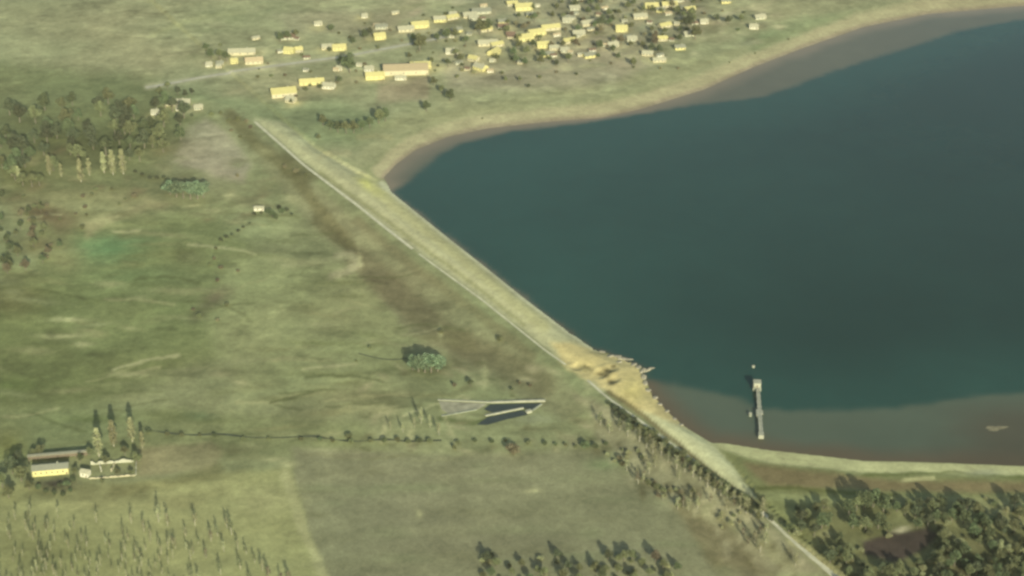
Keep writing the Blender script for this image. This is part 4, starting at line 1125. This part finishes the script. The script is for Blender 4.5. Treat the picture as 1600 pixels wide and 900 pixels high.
# ------------------------------------------------------------------ pier with an intake house, out on the lake
A = np.array(at_z(1189, 684, 0)); B = np.array(at_z(1184, 612, 0))
L = float(np.linalg.norm(B - A)); ang = math.atan2(B[1] - A[1], B[0] - A[0])
pier = tag(empty('pier', (A[0], A[1], 0), ang), 'narrow pale concrete pier running out into the reservoir', 'pier')
m = MB(); m.box(0, L, -1.25, 1.25, 2.2, 2.7); m.put('deck', M['concrete_pale'], pier)
for q in range(9):
    xx = 1.5 + q * (L - 3) / 8
    m = MB(); m.tube((xx, -1.2, -4), (xx, -1.2, 2.2), 0.35, 0.35, 8); m.tube((xx, 1.2, -4), (xx, 1.2, 2.2), 0.35, 0.35, 8); m.box(xx - 0.4, xx + 0.4, -1.9, 1.9, 1.75, 2.2)
    m.put('pile', M['concrete'], pier)
for s in (-1, 1):
    m = MB(); m.box(0, L, s * 1.15 - 0.05, s * 1.15 + 0.05, 3.6, 3.7)
    for q in range(18): m.box(q * L / 17.2, q * L / 17.2 + 0.1, s * 1.15 - 0.04, s * 1.15 + 0.04, 2.7, 3.6)
    m.put('railing', M['metal'], pier)
m = MB(); m.box(L * 0.40, L * 0.54, 1.25, 2.6, 2.1, 2.8); m.box(L * 0.44, L * 0.52, -2.4, -1.25, 2.1, 2.8); m.put('platform', M['concrete_pale'], pier)
m = MB(); m.box(-1.5, 4.0, -1.9, 1.9, -2, 2.95); m.put('abutment', M['concrete_pale'], pier)
c = at_z(1182.5, 608, 0)
gh = tag(empty('intake_house', (c[0], c[1], 0), ang), 'small pale intake house at the far end of the pier', 'building')
m = MB(); m.box(-3.2, 3.2, -3.2, 3.2, -4, 2.6); m.put('base', M['concrete'], gh)
m = MB(); m.box(-2.6, 2.6, -2.6, 2.6, 2.6, 6.4); m.put('wall', M['concrete_pale'], gh)
m = MB(); m.box(-3.0, 3.0, -3.0, 3.0, 6.4, 6.8); m.put('roof', M['concrete_pale'], gh)
m = MB(); m.box(-2.68, -2.58, -0.6, 0.6, 2.7, 4.8); m.put('door', M['wood'], gh)
m = MB(); m.box(-0.6, 0.6, -2.66, -2.56, 4.0, 5.2); m.put('window', M['glass'], gh)
for (qx, qy, hh, lab) in ((1172, 650, 2.4, 'small pale mooring post standing left of the pier'), (1177, 574, 1.2, 'faint pale buoy far beyond the end of the pier')):
    c = at_z(qx, qy, 0)
    t = tag(empty('mooring_post' if hh > 2 else 'buoy', (c[0], c[1], 0)), lab, 'post' if hh > 2 else 'buoy')
    m = MB(); m.tube((0, 0, -3), (0, 0, hh), 1.3, 1.1, 10); m.put('body', M['concrete'], t)
    m = MB(); m.tube((0, 0, hh), (0, 0, hh + 0.3), 1.4, 1.2, 10); m.put('cap', M['concrete_pale'], t)

# ------------------------------------------------------------------ rubble on the broken stretch
def rock(px_, py_, sx, sy, sz, rz, label, seed, tilt=0.2, mat='stone', lift=0.0, name='rock', group='rubble at the broken crest'):
    r = random.Random(seed)
    sx, sy = sx * 1.15, sy * 1.2
    x, y, z = ground_at(px_, py_)
    z = max(z, -0.2)
    bm_ = bmesh.new(); bmesh.ops.create_icosphere(bm_, subdivisions=2, radius=1)
    for v in bm_.verts:
        v.co *= r.uniform(0.78, 1.15)
        v.co = Vector((max(-0.8, min(0.8, v.co.x)) * sx, max(-0.75, min(0.75, v.co.y)) * sy, max(-0.6, min(0.7, v.co.z)) * sz))
    me = bpy.data.meshes.new(name); bm_.to_mesh(me); bm_.free(); me.materials.append(M[mat])
    o = bpy.data.objects.new(name, me); COL.objects.link(o)
    o.location = (x, y, z + lift); o.rotation_euler = (r.uniform(-tilt, tilt), r.uniform(-tilt, tilt), math.radians(rz))
    return tag(o, label, 'rock', group)
rk = [(952, 557, 4, 1.8, 1.2, 10), (962, 557, 5, 1.6, 1.0, -5), (974, 561, 5, 1.6, 1.2, 0), (982, 562, 4.5, 1.2, 1.0, 5), (990, 570, 3, 2, 1.5, 40), (998, 574, 3, 2, 1.5, 60), (1004, 580, 4, 1.6, 1.8, 55),
      (1011, 580, 4.5, 1.3, 1.6, 40), (1018, 577, 3.4, 1.0, 1.2, 25), (1006, 590, 3.2, 2.2, 1.6, 80), (1008, 599, 3, 2, 1.5, 90), (1013, 610, 2.5, 2, 1.4, 60), (1023, 622, 2.5, 2, 1.4, 30), (1031, 632, 2, 1.6, 1.2, 0),
      (1042, 643, 2.2, 1.6, 1.2, 30), (1054, 655, 2, 1.6, 1.1, 70), (967, 566, 3, 1.5, 1.0, 20), (941, 550, 3, 1.6, 1.0, 0), (1064, 664, 2, 1.5, 1.0, 10)]
for i, q in enumerate(sorted(rk)):
    n = len(rk)
    lab = ('leftmost' if i == 0 else 'rightmost' if i == n - 1 else ORD[i]) + ' pale rock' + ('' if i in (0, n - 1) else ' from the left') + ' along the broken water edge'
    rock(*q, lab, 100 + i)

# ------------------------------------------------------------------ haze over the whole place
if HAZE_DENSITY > 0:
    hz = MB(); hz.box(-27000, 27000, -27000, 29000, -8, HC + 12)
    hm = bpy.data.materials.new('summer haze'); hm.use_nodes = True
    t_ = hm.node_tree; t_.nodes.remove(t_.nodes['Principled BSDF'])
    pv = t_.nodes.new('ShaderNodeVolumePrincipled')
    pv.inputs['Color'].default_value = (*HAZE_COLOR, 1)
    pv.inputs['Density'].default_value = HAZE_DENSITY
    pv.inputs['Anisotropy'].default_value = 0.0
    t_.links.new(pv.outputs[0], t_.nodes['Material Output'].inputs['Volume'])
    ho = hz.put('haze', hm); struct(ho, 'stuff')
